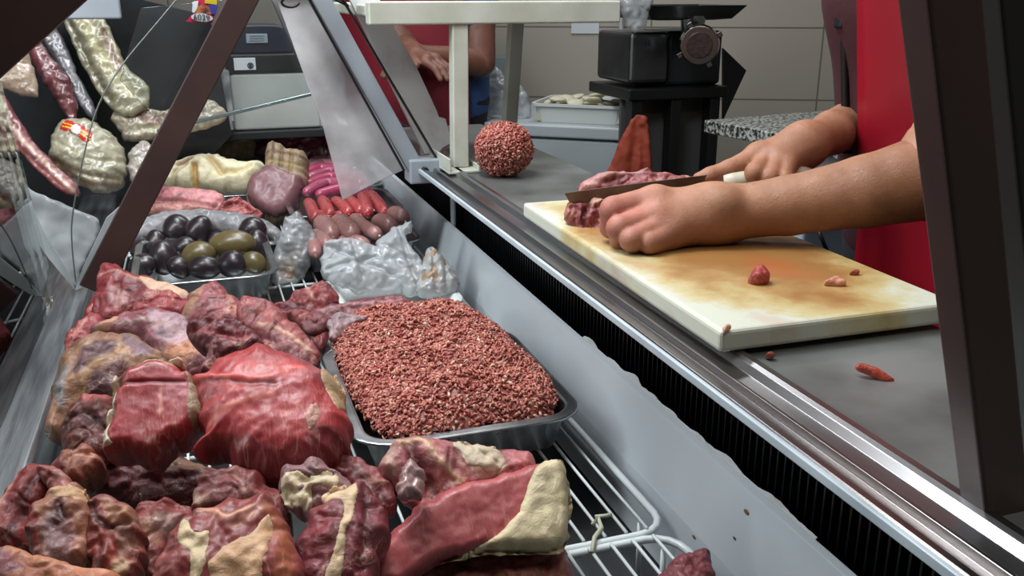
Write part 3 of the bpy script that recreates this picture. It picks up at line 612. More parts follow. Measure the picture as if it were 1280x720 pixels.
# ------------------------------------------------------------------ minced beef
def strands(name, surf, count, label, cat, kind=None, core=None, seed=1):
    """many short extruded worms of mince over a lump"""
    rnd = random.Random(seed); V = []; Fs = []; C = []
    pal = [(lin('#a0574a'), 5), (lin('#924a40'), 5), (lin('#ab6858'), 4), (lin('#86413a'), 2.5), (lin('#b98672'), 1.8), (lin('#c8ad94'), .4)]
    pp = [c for c, _ in pal]; ww = [x for _, x in pal]
    for i in range(count):
        p, n_ = surf(rnd); n_ = n_.normalized()
        t = Vector((rnd.uniform(-1, 1), rnd.uniform(-1, 1), rnd.uniform(-1, 1))); t = (t-n_*t.dot(n_)*.75).normalized()
        ln = rnd.uniform(.004, .009); r = rnd.uniform(.0010, .0019); bend = n_*rnd.uniform(-.002, .003)+t.cross(n_)*rnd.uniform(-.004, .004)
        pts = [p-t*ln/2, p+bend, p+t*ln/2]; b = len(V); u = t.cross(n_).normalized(); v = t.cross(u)
        c = rnd.choices(pp, ww)[0]
        rr = [r*.6, r, r*1.05, r, r*.6]
        q5 = [pts[0], (pts[0]+pts[1])/2+bend*.3, pts[1], (pts[1]+pts[2])/2+bend*.3, pts[2]]
        for q, r_ in zip(q5, rr):
            for k in range(6): a = k*math.pi/3; V.append(q+(u*math.cos(a)+v*math.sin(a))*r_); C.append(c)
        for s_ in range(4):
            for k in range(6): Fs.append((b+s_*6+k, b+s_*6+(k+1) % 6, b+s_*6+6+(k+1) % 6, b+s_*6+6+k))
        Fs.append(tuple(b+k for k in range(5, -1, -1))); Fs.append(tuple(b+24+k for k in range(6)))
    if core:
        cv, cf = core; b = len(V); V += cv; C += [lin('#8e4a40')]*len(cv); Fs += [tuple(b+i for i in f) for f in cf]
    me = bpy.data.meshes.new(name); me.from_pydata(V, [], Fs); me.polygons.foreach_set('use_smooth', [True]*len(me.polygons)); set_tone(me, np.array(C))
    return tagp(link(name, me, M_mince), label, cat, None, kind)
mp_ = [(415, 428), (424, 408), (455, 398), (500, 390), (560, 384), (596, 394), (625, 412), (655, 440), (686, 470), (696, 490), (692, 508), (666, 520), (610, 529), (545, 542), (503, 544), (478, 537), (459, 518), (440, 490), (424, 458)]
P2 = np.array([tuple(Zp(a, b, .79))[:2] for a, b in mp_]); P2 = crom(P2, 5); cc = P2.mean(0)
def mh(q):
    d = segdist(np.array([q]), P2)[0]*(1 if inside(np.array([q]), P2)[0] else -1); t = max(0, min(1, d/.07)); v = Vector((q[0], q[1], 0))
    return .778+.040*(1-(1-t)**2)**.55+.011*t*noise.fractal(v*15, 1, 2, 4)+.005*t*noise.noise(v*60)-.012*math.exp(-((q[0]-.24)**2+(q[1]-.93)**2)/.0009)*t
xs = np.linspace(P2[:, 0].min(), P2[:, 0].max(), 70); ys = np.linspace(P2[:, 1].min(), P2[:, 1].max(), 80)
cv = []; cf = []; idm = {}
for i, x in enumerate(xs):
    for j, y in enumerate(ys):
        if inside(np.array([(x, y)]), P2)[0]: idm[i, j] = len(cv); cv.append(Vector((x, y, mh((x, y))+.0002)))
for (i, j), a in list(idm.items()):
    if (i+1, j) in idm and (i, j+1) in idm and (i+1, j+1) in idm: cf.append((a, idm[i+1, j], idm[i+1, j+1], idm[i, j+1]))
def surf_m(r):
    while True:
        q = (r.uniform(xs[0], xs[-1]), r.uniform(ys[0], ys[-1]))
        if inside(np.array([q]), P2)[0]:
            h = mh(q); nx = (mh((q[0]+.004, q[1]))-h)/.004; ny = (mh((q[0], q[1]+.004))-h)/.004
            return Vector((q[0], q[1], h+r.uniform(-.001, .002))), Vector((-nx, -ny, 1))
strands('minced_beef', surf_m, 9500, 'large mound of coarse minced beef heaped in the front steel tray', 'minced meat', 'stuff', (cv, cf))
bc = Zp(631, 222, .94); bc = Vector((bc.x+.004, bc.y+.018, .94+.043))
bm = bmesh.new(); bmesh.ops.create_uvsphere(bm, u_segments=24, v_segments=16, radius=.044)
def ballr(d): return .044*(1+.07*noise.noise(d*1.6+Vector((3, 1, 2)))) 
cv = [bc+Vector((v.co.x, v.co.y, v.co.z*.93)).normalized()*ballr(v.co.normalized())*.97 for v in bm.verts]; cf = [tuple(v.index for v in f.verts) for f in bm.faces]; bm.free()
def surf_b(r):
    d = Vector((r.gauss(0, 1), r.gauss(0, 1), r.gauss(0, 1))).normalized(); return bc+Vector((d.x, d.y, d.z*.95))*ballr(d), d
strands('minced_beef_ball', surf_b, 2200, 'round ball of minced beef sitting on the steel counter', 'minced meat', None, (cv, cf), 5)

# ================================================================== FAR PART OF THE CASE
eg = 'egg-shaped organs in the steel tray'
E_ = [(222, 287, 16, 17, .3, 0, .82, 'dark plum oval organ on top at the left, touching its twin'), (249, 288, 14, 17, -.5, 0, .82, 'dark plum oval organ on top, right of its twin'), (316, 287, 15, 14, 0, 0, .82, 'dark round organ on top at the far right corner'),
      (196, 305, 12, 16, .2, 0, .80, 'dark organ at the back left of the tray'), (178, 312, 13, 12, 0, 0, .795, 'dark organ in the left corner of the tray'), (204, 322, 15, 19, .1, 0, .80, 'long dark organ standing mid left'),
      (178, 332, 16, 13, .4, 0, .792, 'dark organ half hidden at the front left rim'), (290, 305, 26, 15, .1, 1, .822, 'largest olive-brown organ on top of the heap'), (248, 319, 19, 15, .3, 1, .812, 'olive-brown organ left of the largest one'),
      (225, 334, 14, 12, -.7, 0, .795, 'dark organ with a pale tip near the front rim'), (256, 334, 18, 13, 0, 0, .798, 'dark glossy organ at the front middle'), (291, 330, 16, 15, 0, 0, .80, 'dark organ with a bright highlight at the front right'),
      (317, 328, 14, 12, -.4, 1, .80, 'small olive organ in the front right corner'), (322, 306, 12, 17, .1, 0, .803, 'dark organ along the right rim'), (232, 308, 13, 11, 0, 0, .80, 'dark organ under the twin pair'), (270, 301, 12, 10, 0, 0, .80, 'dark organ behind the largest olive one')]
bm = bmesh.new(); bmesh.ops.create_uvsphere(bm, u_segments=24, v_segments=16, radius=1)
for v in bm.verts: v.co.x *= 1-.08*v.co.z; v.co.y *= 1-.06*v.co.z
egg = bpy.data.meshes.new('organ'); bm.to_mesh(egg); bm.free(); egg.polygons.foreach_set('use_smooth', [True]*len(egg.polygons)); egg2 = egg.copy()
set_tone(egg, np.array(lin('#2b2127'))); set_tone(egg2, np.array(lin('#675a36'))); egg.materials.append(M_org); egg2.materials.append(M_org)
for i, (a, b, rx, ry, rot, ol, z, lb) in enumerate(E_):
    c = Zp(a, b, z-.012); s_ = (c-CAM).dot(FW)/F; o = bpy.data.objects.new('oval_organ', egg2 if ol else egg); COL.objects.link(o); o.location = c
    o.scale = (rx*s_*1.17, min(rx, ry)*s_*1.1, ry*s_*1.17); o.rotation_euler = (-.25, -rot, -YAW); tagp(o, lb, 'organ', eg)
def sausage(name, pts, z, rpx, tone, label, cat, group, m=None, plump=.5):
    ps = [Zp(a, b, z) for a, b in pts]; r = rpx*(ps[0]-CAM).dot(FW)/F; q = crom([tuple(p) for p in ps], 5, False); n = len(q)
    q = [Vector(p)+Vector((0, 0, .003*math.sin(math.pi*i/(n-1)))) for i, p in enumerate(q)]
    t0 = (q[0]-q[1]).normalized(); t1 = (q[-1]-q[-2]).normalized()
    rs = [r*(1+.10*math.sin(math.pi*i/(n-1))) for i in range(n)]
    q = [q[0]+t0*r*.9, q[0]+t0*r*.6]+q+[q[-1]+t1*r*.6, q[-1]+t1*r*.9]; rs = [r*.35, r*.78]+rs+[r*.78, r*.35]
    bm = bmesh.new(); add_tube(bm, q, rs, 14); bm.normal_update(); me = bpy.data.meshes.new(name); bmesh.ops.recalc_face_normals(bm, faces=bm.faces); bm.to_mesh(me); bm.free()
    me.polygons.foreach_set('use_smooth', [True]*len(me.polygons)); set_tone(me, np.array(lin(tone)))
    o = link(name, me, m or M_saus)
    tip = q[-1]; bm = bmesh.new(); add_tube(bm, [tip-t1*.002, tip+t1*.004, tip+t1*.006], [r*.28, r*.12, r*.2], 7); k = bmesh.ops.recalc_face_normals(bm, faces=bm.faces); mk = bpy.data.meshes.new('knot'); bm.to_mesh(mk); bm.free(); set_tone(mk, np.array(lin(tone)))
    kn = link('knot', mk, M_saus); kn.parent = o
    return tagp(o, label, cat, group)
g = 'pale pink sausages at the far end'
for pts, lb in (([(386, 212), (405, 206), (430, 210)], 'pale pink sausage at the front of the pale group'), ([(390, 204), (412, 200), (432, 204)], 'pale pink sausage in the middle of the pale group'), ([(398, 197), (415, 193), (430, 196)], 'pale pink sausage farthest back')):
    sausage('pink_sausage', pts, .80, 6.5, '#b5838a', lb, 'sausage', g)
g = 'bright pink sausages in the far right tray'
for i, (pts, z, lb) in enumerate((([(388, 222), (415, 216), (442, 222)], .812, 'bright pink sausage at the back of its tray'), ([(384, 231), (415, 223), (450, 230)], .815, 'bright pink sausage, second from the back'), ([(384, 240), (412, 230), (452, 238)], .812, 'thick magenta sausage in the middle of its tray'), ([(400, 243), (428, 238), (456, 241)], .806, 'bright pink sausage at the front rim of its tray'), ([(440, 217), (450, 224), (457, 236)], .803, 'dark pink sausage against the right rim'), ([(383, 216), (400, 212), (425, 213)], .803, 'deep pink sausage under the pale ones'))):
    sausage('pink_sausage', pts, z, 6.6, '#a8405f' if i % 2 else '#a04a66', lb, 'sausage', g)
g = 'short red sausages in the middle right tray'
for pts, z, lb in (([(403, 251), (412, 268)], .815, 'short red sausage leaning at the left of the middle'), ([(420, 252), (435, 266)], .818, 'short red sausage slanting right in the middle'), ([(434, 249), (450, 264)], .818, 'short red sausage right of the middle'), ([(453, 246), (460, 266)], .822, 'upright-looking red sausage, topmost of the red ones'), ([(463, 244), (480, 266)], .818, 'rightmost red sausage beside the white panel'),
                   ([(386, 254), (394, 272)], .806, 'red sausage at the left rim of its tray'), ([(396, 270), (412, 275)], .806, 'red sausage lying flat at the front left'), ([(420, 272), (436, 272)], .806, 'red sausage lying flat at the front middle'), ([(444, 264), (452, 273)], .806, 'small red sausage end at the front right')):
    sausage('red_sausage', pts, z, 7.0, '#b54a4c', lb, 'sausage', g)
g = 'brownish pink sausage links'
for pts, z, r, lb in (([(403, 280), (414, 293)], .81, 12, 'plump brownish pink link at the left'), ([(424, 278), (440, 292)], .815, 11.5, 'plump brownish pink link in the middle'), ([(444, 274), (456, 286), (470, 292)], .818, 8, 'long brownish link curving right'), ([(474, 278), (488, 284)], .812, 11, 'plump link left of the rightmost one'), ([(492, 268), (503, 273)], .815, 10, 'round brownish link touching the white panel'),
                       ([(396, 294), (408, 306)], .80, 9, 'pinkish link at the front left under the bags'), ([(430, 302), (455, 306)], .80, 9, 'link half buried under the clear bags'), ([(392, 300), (394, 316)], .795, 8, 'dark reddish link in the front left corner')):
    sausage('sausage_link', pts, z, r, '#a07470', lb, 'sausage', g)
FM = dict(n=N_FAR)
MP('tripe', 'cream folded tripe heaped on its steel tray at the far left', 'tripe',
   [(203, 238), (205, 222), (214, 207), (236, 198), (262, 193), (285, 199), (306, 204), (325, 203), (332, 212), (320, 228), (312, 240), (280, 240), (240, 240)], .835, .035, .02, tone='#d6cfae', m=M_fat, res=3500, amp=.003, nscale=25, creases=[([(262, 200), (272, 212), (280, 223)], .008, .016, '#bfa97c'), ([(246, 212), (247, 224), (247, 236)], .007, .018, '#b8924e'), ([(226, 212), (236, 206), (240, 203)], .006, .012, '#8a5a4a'), ([(285, 222), (300, 222), (315, 214)], .006, .008, '#c4b78a'), ([(220, 236), (224, 222), (236, 212)], .006, .010, '#b9ae8c')], **FM)
MP('pork_slab', 'pale pink pork slab in front of the tripe', 'pork', [(180, 268), (186, 246), (200, 235), (232, 235), (266, 239), (282, 247), (280, 262), (262, 270), (215, 272)], .80, .022, .02, tone='#cf9aa0', res=1800,
   patches=[([(196, 240), (212, 238), (215, 250), (202, 254)], '#b06a78'), ([(182, 255), (240, 258), (262, 268), (190, 272)], '#c0938c')], creases=[([(190, 256), (230, 256), (270, 262)], .005, .006, '#a87878')], **FM)
MP('pork_trimming', 'reddish pork trimmings between the pork slab and the ham loaf', 'pork', [(276, 268), (280, 254), (296, 247), (312, 254), (328, 266), (322, 276), (295, 274)], .79, .014, .014, tone='#b06f70', amp=.005, creases=[([(282, 262), (300, 256), (318, 268)], .005, .006, '#8a3c40')], **FM)
lf = Blob('ham_loaf', [(309, 250), (314, 228), (328, 218), (332, 196), (336, 184), (346, 181), (362, 190), (384, 196), (386, 226), (382, 248), (370, 270), (350, 280), (326, 272)], .81, .05, .035, tone='#96826a', m=M_fat, res=3000, n=N_FAR, R=.025, amp=.0012, fold=0, A=Zp(347, 246, .795),
   creases=[([(345, 186), (342, 216)], .004, .004, '#5f4a38'), ([(356, 192), (354, 220)], .004, .004, '#6b543c'), ([(368, 196), (366, 226)], .004, .004, '#8a6f3c'), ([(334, 200), (384, 208)], .004, .003, '#7a6248'), ([(333, 210), (384, 220)], .004, .003, '#a08a58')])
tagp(lf.ob, 'cooked meat loaf with netted tan rind and a smooth dusky pink cut face', 'meat loaf')
lf.part('cut_face', [(311, 244), (318, 224), (334, 217), (352, 222), (366, 228), (382, 233), (380, 250), (370, 268), (350, 279), (326, 271), (314, 258)], tone='#80585c', lift=.005, R=.008, m=flesh('loaf_face', rough=.45, marb=.03, vein=0, bump=.05, var=.06, coat=.1), res=600, label='smooth dusky pink cut face', amp=.0003)
# plastic-wrapped goods
M_bagin = flesh('wrapped_content', rough=.5, marb=.05)
M_plas = mat('crumpled_plastic', '#c0c4c7', .2, col2='#aeb2b6', scale=18, coat=.5, bump=.6, bscale=22, thr=(.35, .65), alpha=.55)
def bag(name, label, poly, z, T, tone=None, inner=None, n=N_FAR, amp=.005, creases=(), m=None, group=None, nscale=32, ti=None, Tb=None):
    b = Blob(name, poly, z, T, Tb or T*.8, tone='#b0b4b8', m=m or M_plas, amp=amp, nscale=nscale, n=n, wob=.003, creases=creases, res=2200); tagp(b.ob, label, 'plastic bag', group)
    if inner:
        q = Blob('contents', inner, z, ti or T*.7, T*.5, tone=tone or '#9c8f86', m=M_bagin, n=n, amp=.003, A=b.A-n*.004, res=700, parent=b.ob)
    return b
bag('wrapped_meat', 'long film-wrapped pack lying behind the tray of dark organs', [(150, 306), (165, 284), (186, 270), (230, 263), (285, 264), (330, 274), (354, 292), (350, 308), (330, 300), (290, 296), (230, 294), (180, 300)], .80, .02, '#b9adb0', [(170, 290), (200, 272), (280, 268), (335, 280), (340, 296), (250, 290), (190, 296)])
bag('bagged_bone', 'upright clear bag with a pale tan bone end beside the organ tray', [(338, 352), (342, 318), (350, 290), (362, 268), (374, 264), (388, 280), (396, 300), (388, 330), (370, 356), (350, 362)], .79, .022, '#a08a72', [(342, 354), (345, 330), (368, 312), (382, 318), (368, 352), (350, 360)], n=Vector((-.2, -.9, .4)).normalized(), ti=.022)
g = 'clear bags heaped on the white tray'
bag('clear_bag', 'large crumpled clear bag at the left of the white tray', [(402, 345), (406, 305), (440, 300), (470, 306), (492, 318), (510, 345), (500, 366), (450, 368), (428, 360)], .80, .022, '#8f8a84', [(430, 350), (450, 335), (485, 338), (490, 356), (450, 362)], group=g, creases=[([(410, 310), (450, 330), (500, 350)], .004, .008), ([(410, 340), (470, 325)], .004, .007), ([(440, 302), (455, 350)], .004, .006)])
bag('clear_bag', 'clear bag with a white knotted top leaning against the sausages', [(470, 318), (478, 296), (496, 284), (513, 280), (514, 292), (508, 300), (530, 330), (540, 356), (520, 372), (495, 362)], .815, .020, '#8f8078', [(500, 345), (515, 330), (530, 350), (520, 362)], group=g, creases=[([(500, 290), (515, 340), (525, 365)], .004, .008), ([(480, 310), (520, 330)], .004, .006)])
bag('clear_bag', 'clear bag of brownish dried bits at the right end of the white tray', [(520, 368), (524, 340), (532, 318), (541, 308), (556, 325), (572, 342), (577, 358), (560, 368), (540, 372)], .79, .018, '#8e7860', [(524, 362), (530, 325), (542, 312), (556, 330), (572, 350), (560, 366)], group=g, creases=[([(540, 312), (545, 365)], .004, .006), ([(555, 328), (558, 366)], .004, .006)], ti=.018)
# ================================================================== FRONT GLASS REFLECTIONS BUILT AS SOLID GOODS (left)
M_pack = flesh('vacuum_pack', rough=.22, marb=.12, vein=0, coat=.9, bump=.5, var=.3, fscale=45)
nL = Vector((-.05, -.92, .38)).normalized()
st = empty('added_slanted_stand', (-.1, 2.0, .742), 'added dark slanted stand behind the front glass carrying the built reflections of bacon and lard', 'stand')  # added backing that carries the solid reflections
slab('back_board', [Yp(-60, 320, 2.25), Yp(150, 320, 2.25), Yp(290, 168, 2.25), Yp(262, 20, 2.25), Yp(-60, -60, 2.25)], .01, mat('dark_acrylic', '#2b2e31', .25, col2='#1b1d1f', scale=6), st)
def G(name, label, cat, poly, tone, T=.02, Y=2.12, **k):
    c = np.mean(np.array(poly, float), 0); A = Yp(c[0], c[1], Y)
    b = Blob(name, poly, 0, T, T*.8, tone=tone, n=nL, A=A, m=k.pop('m', M_pack), **k); return tagp(b.ob, label, cat), b
G('lard_shape', 'reflection built as a long creamy lard slab hanging at the upper left behind the glass', 'lard', [(78, 14), (104, -2), (128, 20), (145, 52), (160, 84), (186, 108), (184, 134), (164, 146), (140, 138), (114, 102), (94, 62)], '#9b967c', Y=2.16,
  creases=[([(100, 10), (128, 70), (165, 120)], .010, .008, '#b8b28e'), ([(88, 30), (118, 90), (140, 128)], .008, .008, '#6f6a56'), ([(130, 40), (150, 90)], .006, .006, '#8a6c60')], amp=.004)
G('lard_shape', 'reflection built as a cream lard slab lying across behind the dark frame bar', 'lard', [(140, 142), (160, 126), (200, 138), (236, 124), (268, 126), (284, 146), (262, 160), (220, 168), (165, 178), (148, 164)], '#a69d88', Y=2.13,
  creases=[([(160, 140), (200, 152), (250, 142)], .01, .008, '#8b6e66'), ([(176, 165), (230, 156)], .006, .006, '#c2bda0')], amp=.004)
G('reflected_bacon', 'reflection built as a dark red strip of bacon in glossy film at upper left', 'bacon', [(30, 50), (46, 46), (66, 74), (88, 102), (97, 140), (88, 152), (66, 122), (44, 86)], '#623238', Y=2.14, creases=[([(40, 55), (70, 100), (90, 145)], .006, .003, '#8b5a5c')])
G('reflected_bacon', 'reflection built as grey-violet film-wrapped bacon beside the long lard slab', 'bacon', [(46, 40), (62, 28), (80, 50), (98, 92), (118, 132), (120, 150), (104, 140), (80, 98), (60, 66)], '#5c585c', Y=2.18, creases=[([(62, 36), (90, 92), (112, 140)], .007, .004, '#8b8b90')])
G('lard_shape', 'reflection built as a pale tan fat piece at the left edge under the dark beam', 'lard', [(-20, 100), (8, 78), (28, 56), (40, 80), (48, 118), (30, 122), (10, 112), (-20, 118)], '#a08c7a', Y=2.0)
G('reflected_bacon', 'reflection built as a long thin slab of streaky bacon running down to the white plastic sheet', 'bacon', [(-22, 118), (2, 116), (22, 146), (44, 178), (70, 206), (96, 230), (98, 246), (74, 238), (40, 208), (8, 174), (-22, 158)], '#7a3d42', Y=1.95,
  creases=[([(-10, 132), (30, 176), (92, 240)], .005, -.002, '#c2a091'), ([(-10, 145), (30, 192), (80, 236)], .003, .002, '#a86a64')], T=.014)
o, b = G('reflected_lard', 'reflection built as a round pack of pale greenish lard with a red and yellow striped sticker', 'lard', [(62, 196), (66, 166), (84, 150), (108, 150), (134, 162), (154, 186), (160, 214), (148, 238), (122, 242), (92, 228), (70, 212)], '#a09b84', .05, 2.0,
  creases=[([(66, 200), (110, 222), (150, 228)], .006, .006, '#7a6a52'), ([(70, 180), (118, 205), (156, 208)], .004, .003, '#b2ad92'), ([(72, 205), (110, 232), (145, 236)], .004, .004, '#8f6e58')])
for i, (nm, cl, dy) in enumerate((('sticker', '#b8282c', 0), ('sticker_stripe', '#e0b32c', 2.5), ('sticker_stripe', '#e0b32c', 6.2))):
    b.part(nm, [(80, 168), (86, 154), (102, 160), (120, 172), (115, 187), (97, 175)] if not i else [(82.5, 157+dy*1.4), (84, 154+dy*1.4), (101, 161+dy*1.4), (119, 172+dy*1.4), (118, 175+dy*1.4), (100, 164.5+dy*1.4)], tone=cl, lift=.0012+.0008*i, R=.002, m=mat_s if False else flesh('sticker_print', rough=.3, marb=0, vein=0, bump=0, var=.03, coat=.3, sss=0), amp=0, res=150)
b.part('sticker_patch', [(96, 165), (102, 162), (108, 170), (104, 178), (96, 173)], tone='#e8e0d8', lift=.0036, R=.002, amp=0, res=80)
G('reflected_lard', 'reflection built as a small pale lard ball half hidden by the dark frame bar', 'lard', [(160, 214), (162, 190), (175, 178), (192, 182), (200, 200), (196, 222), (182, 236), (168, 232)], '#aaa298', .03, 2.0)
for pts, lb in (([(33, 184), (42, 181), (51, 190), (52, 200), (42, 202), (34, 195)], 'reflection built as a small white price tag above the streaky bacon'), ([(76, 222), (84, 219), (96, 229), (97, 240), (84, 238), (76, 231)], 'reflection built as a small white price tag beside the lard pack')):
    t_ = slab('reflected_tag', [Yp(a, b_, 1.99) for a, b_ in pts], .002, mat('tag_white', '#c9ced2', .4)); tagp(t_, lb, 'tag', 'blank price tags built from the glass reflections')
# V above the ledge: a plastic sheet and its reflection, built solid
M_sheet = glass('milky_sheet', 1.5, (.8, .82, .83), haze=.5, rough=.2, hz=(.5, .53, .55))
def sheet(name, label, poly, z, n, th=.004, amp=.003):
    b = Blob(name, poly, z, th, th*.3, A=Yp(poly[0][0] if poly[0][0] > 0 else 60, 300, 1.52), tone='#9aa0a2', m=M_sheet, n=n, amp=amp, R=.004, wob=.001, res=1500, nscale=18); return tagp(b.ob, label, 'plastic sheet')
SH = sheet('plastic_sheet', 'reflection of the plastic sheet built as a milky sheet sloping down to the ledge corner', [(-30, 200), (4, 190), (22, 192), (34, 232), (60, 246), (96, 262), (124, 276), (120, 305), (104, 335), (95, 362), (60, 320), (20, 268), (-30, 222)], .86, Vector((.1, -.95, .3)).normalized())
o = slab('plastic_sheet', [Yp(a, b, 1.50) for a, b in ((94, 363), (103, 335), (120, 300), (133, 272), (156, 252), (166, 256), (150, 285), (128, 325), (106, 358))], .004, mat('milky_plastic', '#b4babc', .35, col2='#9aa1a4', scale=12, coat=.3)); tagp(o, 'white plastic sheet edge standing between the ledge corner and the dark bar', 'plastic sheet')
fe = slab('mirrored_edge', [Yp(a, b, 1.49) for a, b in ((94, 363), (60, 322), (25, 270), (-20, 215), (-20, 190), (8, 188), (22, 192), (30, 230), (52, 285), (80, 330))], .004, mat('milky_plastic', '#b4babc')); fe.parent = SH; fe.matrix_parent_inverse = SH.matrix_basis.inverted()

gls = slab('glass_shelf', [Vector((-.2, 2.33, .90)), Vector((.36, 2.33, .90)), Vector((.36, 2.62, .905)), Vector((-.2, 2.62, .905))], .008, M_hazy, case)
for nm, lb, ct_, poly, tn, Y_ in (('beef_chunk', 'dark red meat in film at the far end behind the ham loaf', 'meat', [(322, 196), (326, 172), (345, 162), (375, 160), (405, 168), (424, 182), (420, 198), (380, 202)], '#6c3040', 2.45), ('lard_shape', 'small yellowish fat piece at the far end beneath the glass edge', 'lard', [(256, 196), (262, 176), (285, 168), (312, 168), (322, 182), (316, 198), (285, 200)], '#a69a78', 2.47), ('beef_chunk', 'small dark red meat piece peeking out behind the tripe', 'meat', [(206, 212), (208, 196), (222, 186), (240, 188), (246, 198), (236, 208)], '#6f3038', 2.40)):
    G(nm, lb, ct_, poly, tn, .02, Y_)
# ragged film left along the top edge of the white panel
bm = bmesh.new(); yy = .96; prev = None
while yy > .50:
    hgt = .0008+max(.0, .002+.010*noise.noise(Vector((yy*26, 0, 0)))+.0015*noise.noise(Vector((yy*120, 3, 0))))*.6; a_ = bm.verts.new((.4165, yy, .8205)); b_ = bm.verts.new((.4165+hgt, yy, .8215+hgt*.5)); c_ = bm.verts.new((.4165+hgt, yy, .8222+hgt*.5)); d_ = bm.verts.new((.4165, yy, .822))
    cur = [a_, b_, c_, d_]
    if prev:
        for i in range(4): j = (i+1) % 4; bm.faces.new((prev[i], prev[j], cur[j], cur[i]))
    prev = cur; yy -= .004
from_bm('torn_film_edge', bm, M_board, case)
# loop of cable over the hood
c = Yp(362, 2, 1.45); lp = tube('cable', [Yp(352+11*math.cos(t)+11, 3+6*math.sin(t), 1.46) for t in [k*.45 for k in range(12)]]+[Yp(384, -10, 1.46), Yp(404, -14, 1.46), Yp(420, 0, 1.46), Yp(436, 8, 1.46), Yp(430, 2, 1.46), Yp(420, -12, 1.46)], .0018, M_black, seg=6); tagp(lp, 'thin black cable looped over the top of the glass hood', 'cable')

# ================================================================== SCALE AND STICKER
sc_ = empty('shop_scale', tuple(Yp(330, 150, 2.42)), 'shop scale with black rounded head and white box body behind the case glass', 'scale')
a = Yp(292, 148, 2.3); b_ = Yp(392, 90, 2.3); zt = b_.z
box('body', (a.x, 2.3, a.z-.03), (b_.x+.01, 2.50, zt), mat('scale_white', '#b3b8b4', .4, col2='#a3a8a4', scale=9), sc_, .006)
box('dark_plinth', (a.x-.004, 2.296, zt+.001), (b_.x, 2.5, Yp(300, 68, 2.3).z), M_black, sc_, .004)
h0 = Yp(285, 68, 2.29); h1 = Yp(366, 30, 2.29)
bm = bmesh.new(); pts = []
for k in range(13): t = math.pi*k/12; pts.append(((h0.x+h1.x)/2+(h1.x-h0.x)/2*math.copysign(abs(math.cos(t))**.5, math.cos(t)), h0.z+(h1.z-h0.z)*math.sin(t)**.5))
A = [bm.verts.new((x, 2.31, z)) for x, z in pts]; B = [bm.verts.new((x, 2.42, z)) for x, z in pts]
bm.faces.new(A); bm.faces.new(B[::-1])
for i in range(13): j = (i+1) % 13; bm.faces.new((A[j], A[i], B[i], B[j]))
from_bm('head', bm, mat('navy_plastic', '#1b2230', .3, coat=.3), sc_, bevel=.005)
def px_box(name, x0, y0_, x1, y1_, Y, th, m, parent):
    a = Yp(x0, y1_, Y); b = Yp(x1, y0_, Y); return box(name, (a.x, Y-th, a.z), (b.x, Y, b.z), m, parent, .001)
dsp = px_box('display', 308, 42, 334, 54, 2.308, .004, mat('lcd_grey', '#8b98a3', .25, coat=.4), sc_)
for k in range(3): px_box('display_line', 312, 44.3+k*3, 330, 45.3+k*3, 2.3035, .001, mat('lcd_line', '#5c6872', .4), dsp)
lbp = px_box('label_plate', 293, 72, 319, 88, 2.295, .003, mat('tag_white', '#c9ced2', .4), sc_)
c = Yp(313, 82, 2.291); bm = bmesh.new(); ring = [c+Vector((math.cos(k*math.pi/8)*.006, 0, math.sin(k*math.pi/8)*.006)) for k in range(17)]; add_tube(bm, ring, .0012, 6, False); from_bm('round_emblem', bm, M_black, lbp, smooth=True)
px_box('emblem_bar', 311.5, 80, 314.5, 84.5, 2.2905, .001, M_black, lbp)
box('scale_shelf', (Yp(225, 155, 2.3).x, 2.28, a.z-.05), (.46, 2.699, a.z-.031), M_dark, sc_, .003)
slab('acrylic_block', [Yp(265, 82, 2.27), Yp(286, 88, 2.27), Yp(292, 150, 2.27), Yp(276, 154, 2.27)], .03, mat('clear_acrylic', '#a3a6a8', .12, col2='#5f6366', scale=25, coat=.6), sc_)
# price sticker on the glass
sk = empty('price_sticker', tuple(Yp(250, 14, 1.575)), 'small price sticker on the glass, sausage picture above a white oval with dark digits', 'sticker')
Ys = 1.58
def poly_px(name, pts, Y, m, parent): return slab(name, [Yp(a, b, Y) for a, b in pts], .0012, m, parent, bevel=0)
poly_px('red_base', [(232, 27), (242, 16), (246, -8), (272, -10), (272, 10), (265, 29)], Ys, mat('sticker_red', '#b3264a', .35), sk)
poly_px('yellow_band', [(256, -10), (272, -10), (271, 6), (256, 4)], Ys-.002, mat('sticker_yellow', '#b8a62c', .35), sk)
poly_px('blue_field', [(260, 6), (272, 6), (270, 18), (262, 17)], Ys-.0022, mat('sticker_blue', '#3d3f8e', .35), sk)
poly_px('white_ribbon', [(241, 2), (248, 1), (247, 9), (243, 16), (240, 15)], Ys-.0022, mat('tag_white', '#c9ced2', .4), sk)
poly_px('picture', [(243, 18), (247, 8), (255, 5), (262, 10), (264, 18), (255, 17)], Ys-.0024, mat('sausage_print', '#5e2430', .4, col2='#b87a4c', scale=90), sk)
ov = [((252.5+13.5*math.cos(t)), (22+5.2*math.sin(t)+.25*13.5*math.cos(t)*.3)) for t in [k*math.pi/10 for k in range(20)]]
poly_px('white_oval', ov, Ys-.003, mat('tag_white', '#c9ced2', .4), sk)
cu = bpy.data.curves.new('digits', 'FONT'); cu.body = '6029'; cu.size = 1; cu.extrude = .02; cu.align_x = 'CENTER'; cu.align_y = 'CENTER'
to = bpy.data.objects.new('digits_src', cu); COL.objects.link(to); dg = bpy.context.evaluated_depsgraph_get(); me = bpy.data.meshes.new_from_object(to.evaluated_get(dg)); bpy.data.objects.remove(to)
o = link('digits', me, mat('digit_ink', '#30303c', .5), sk); q = Yp(252, 22, Ys-.005)
o.matrix_parent_inverse = Matrix(); o.location = q-sk.location; o.rotation_euler = (math.pi/2, .05, 0); o.scale = (.0125, .0125, .0125)

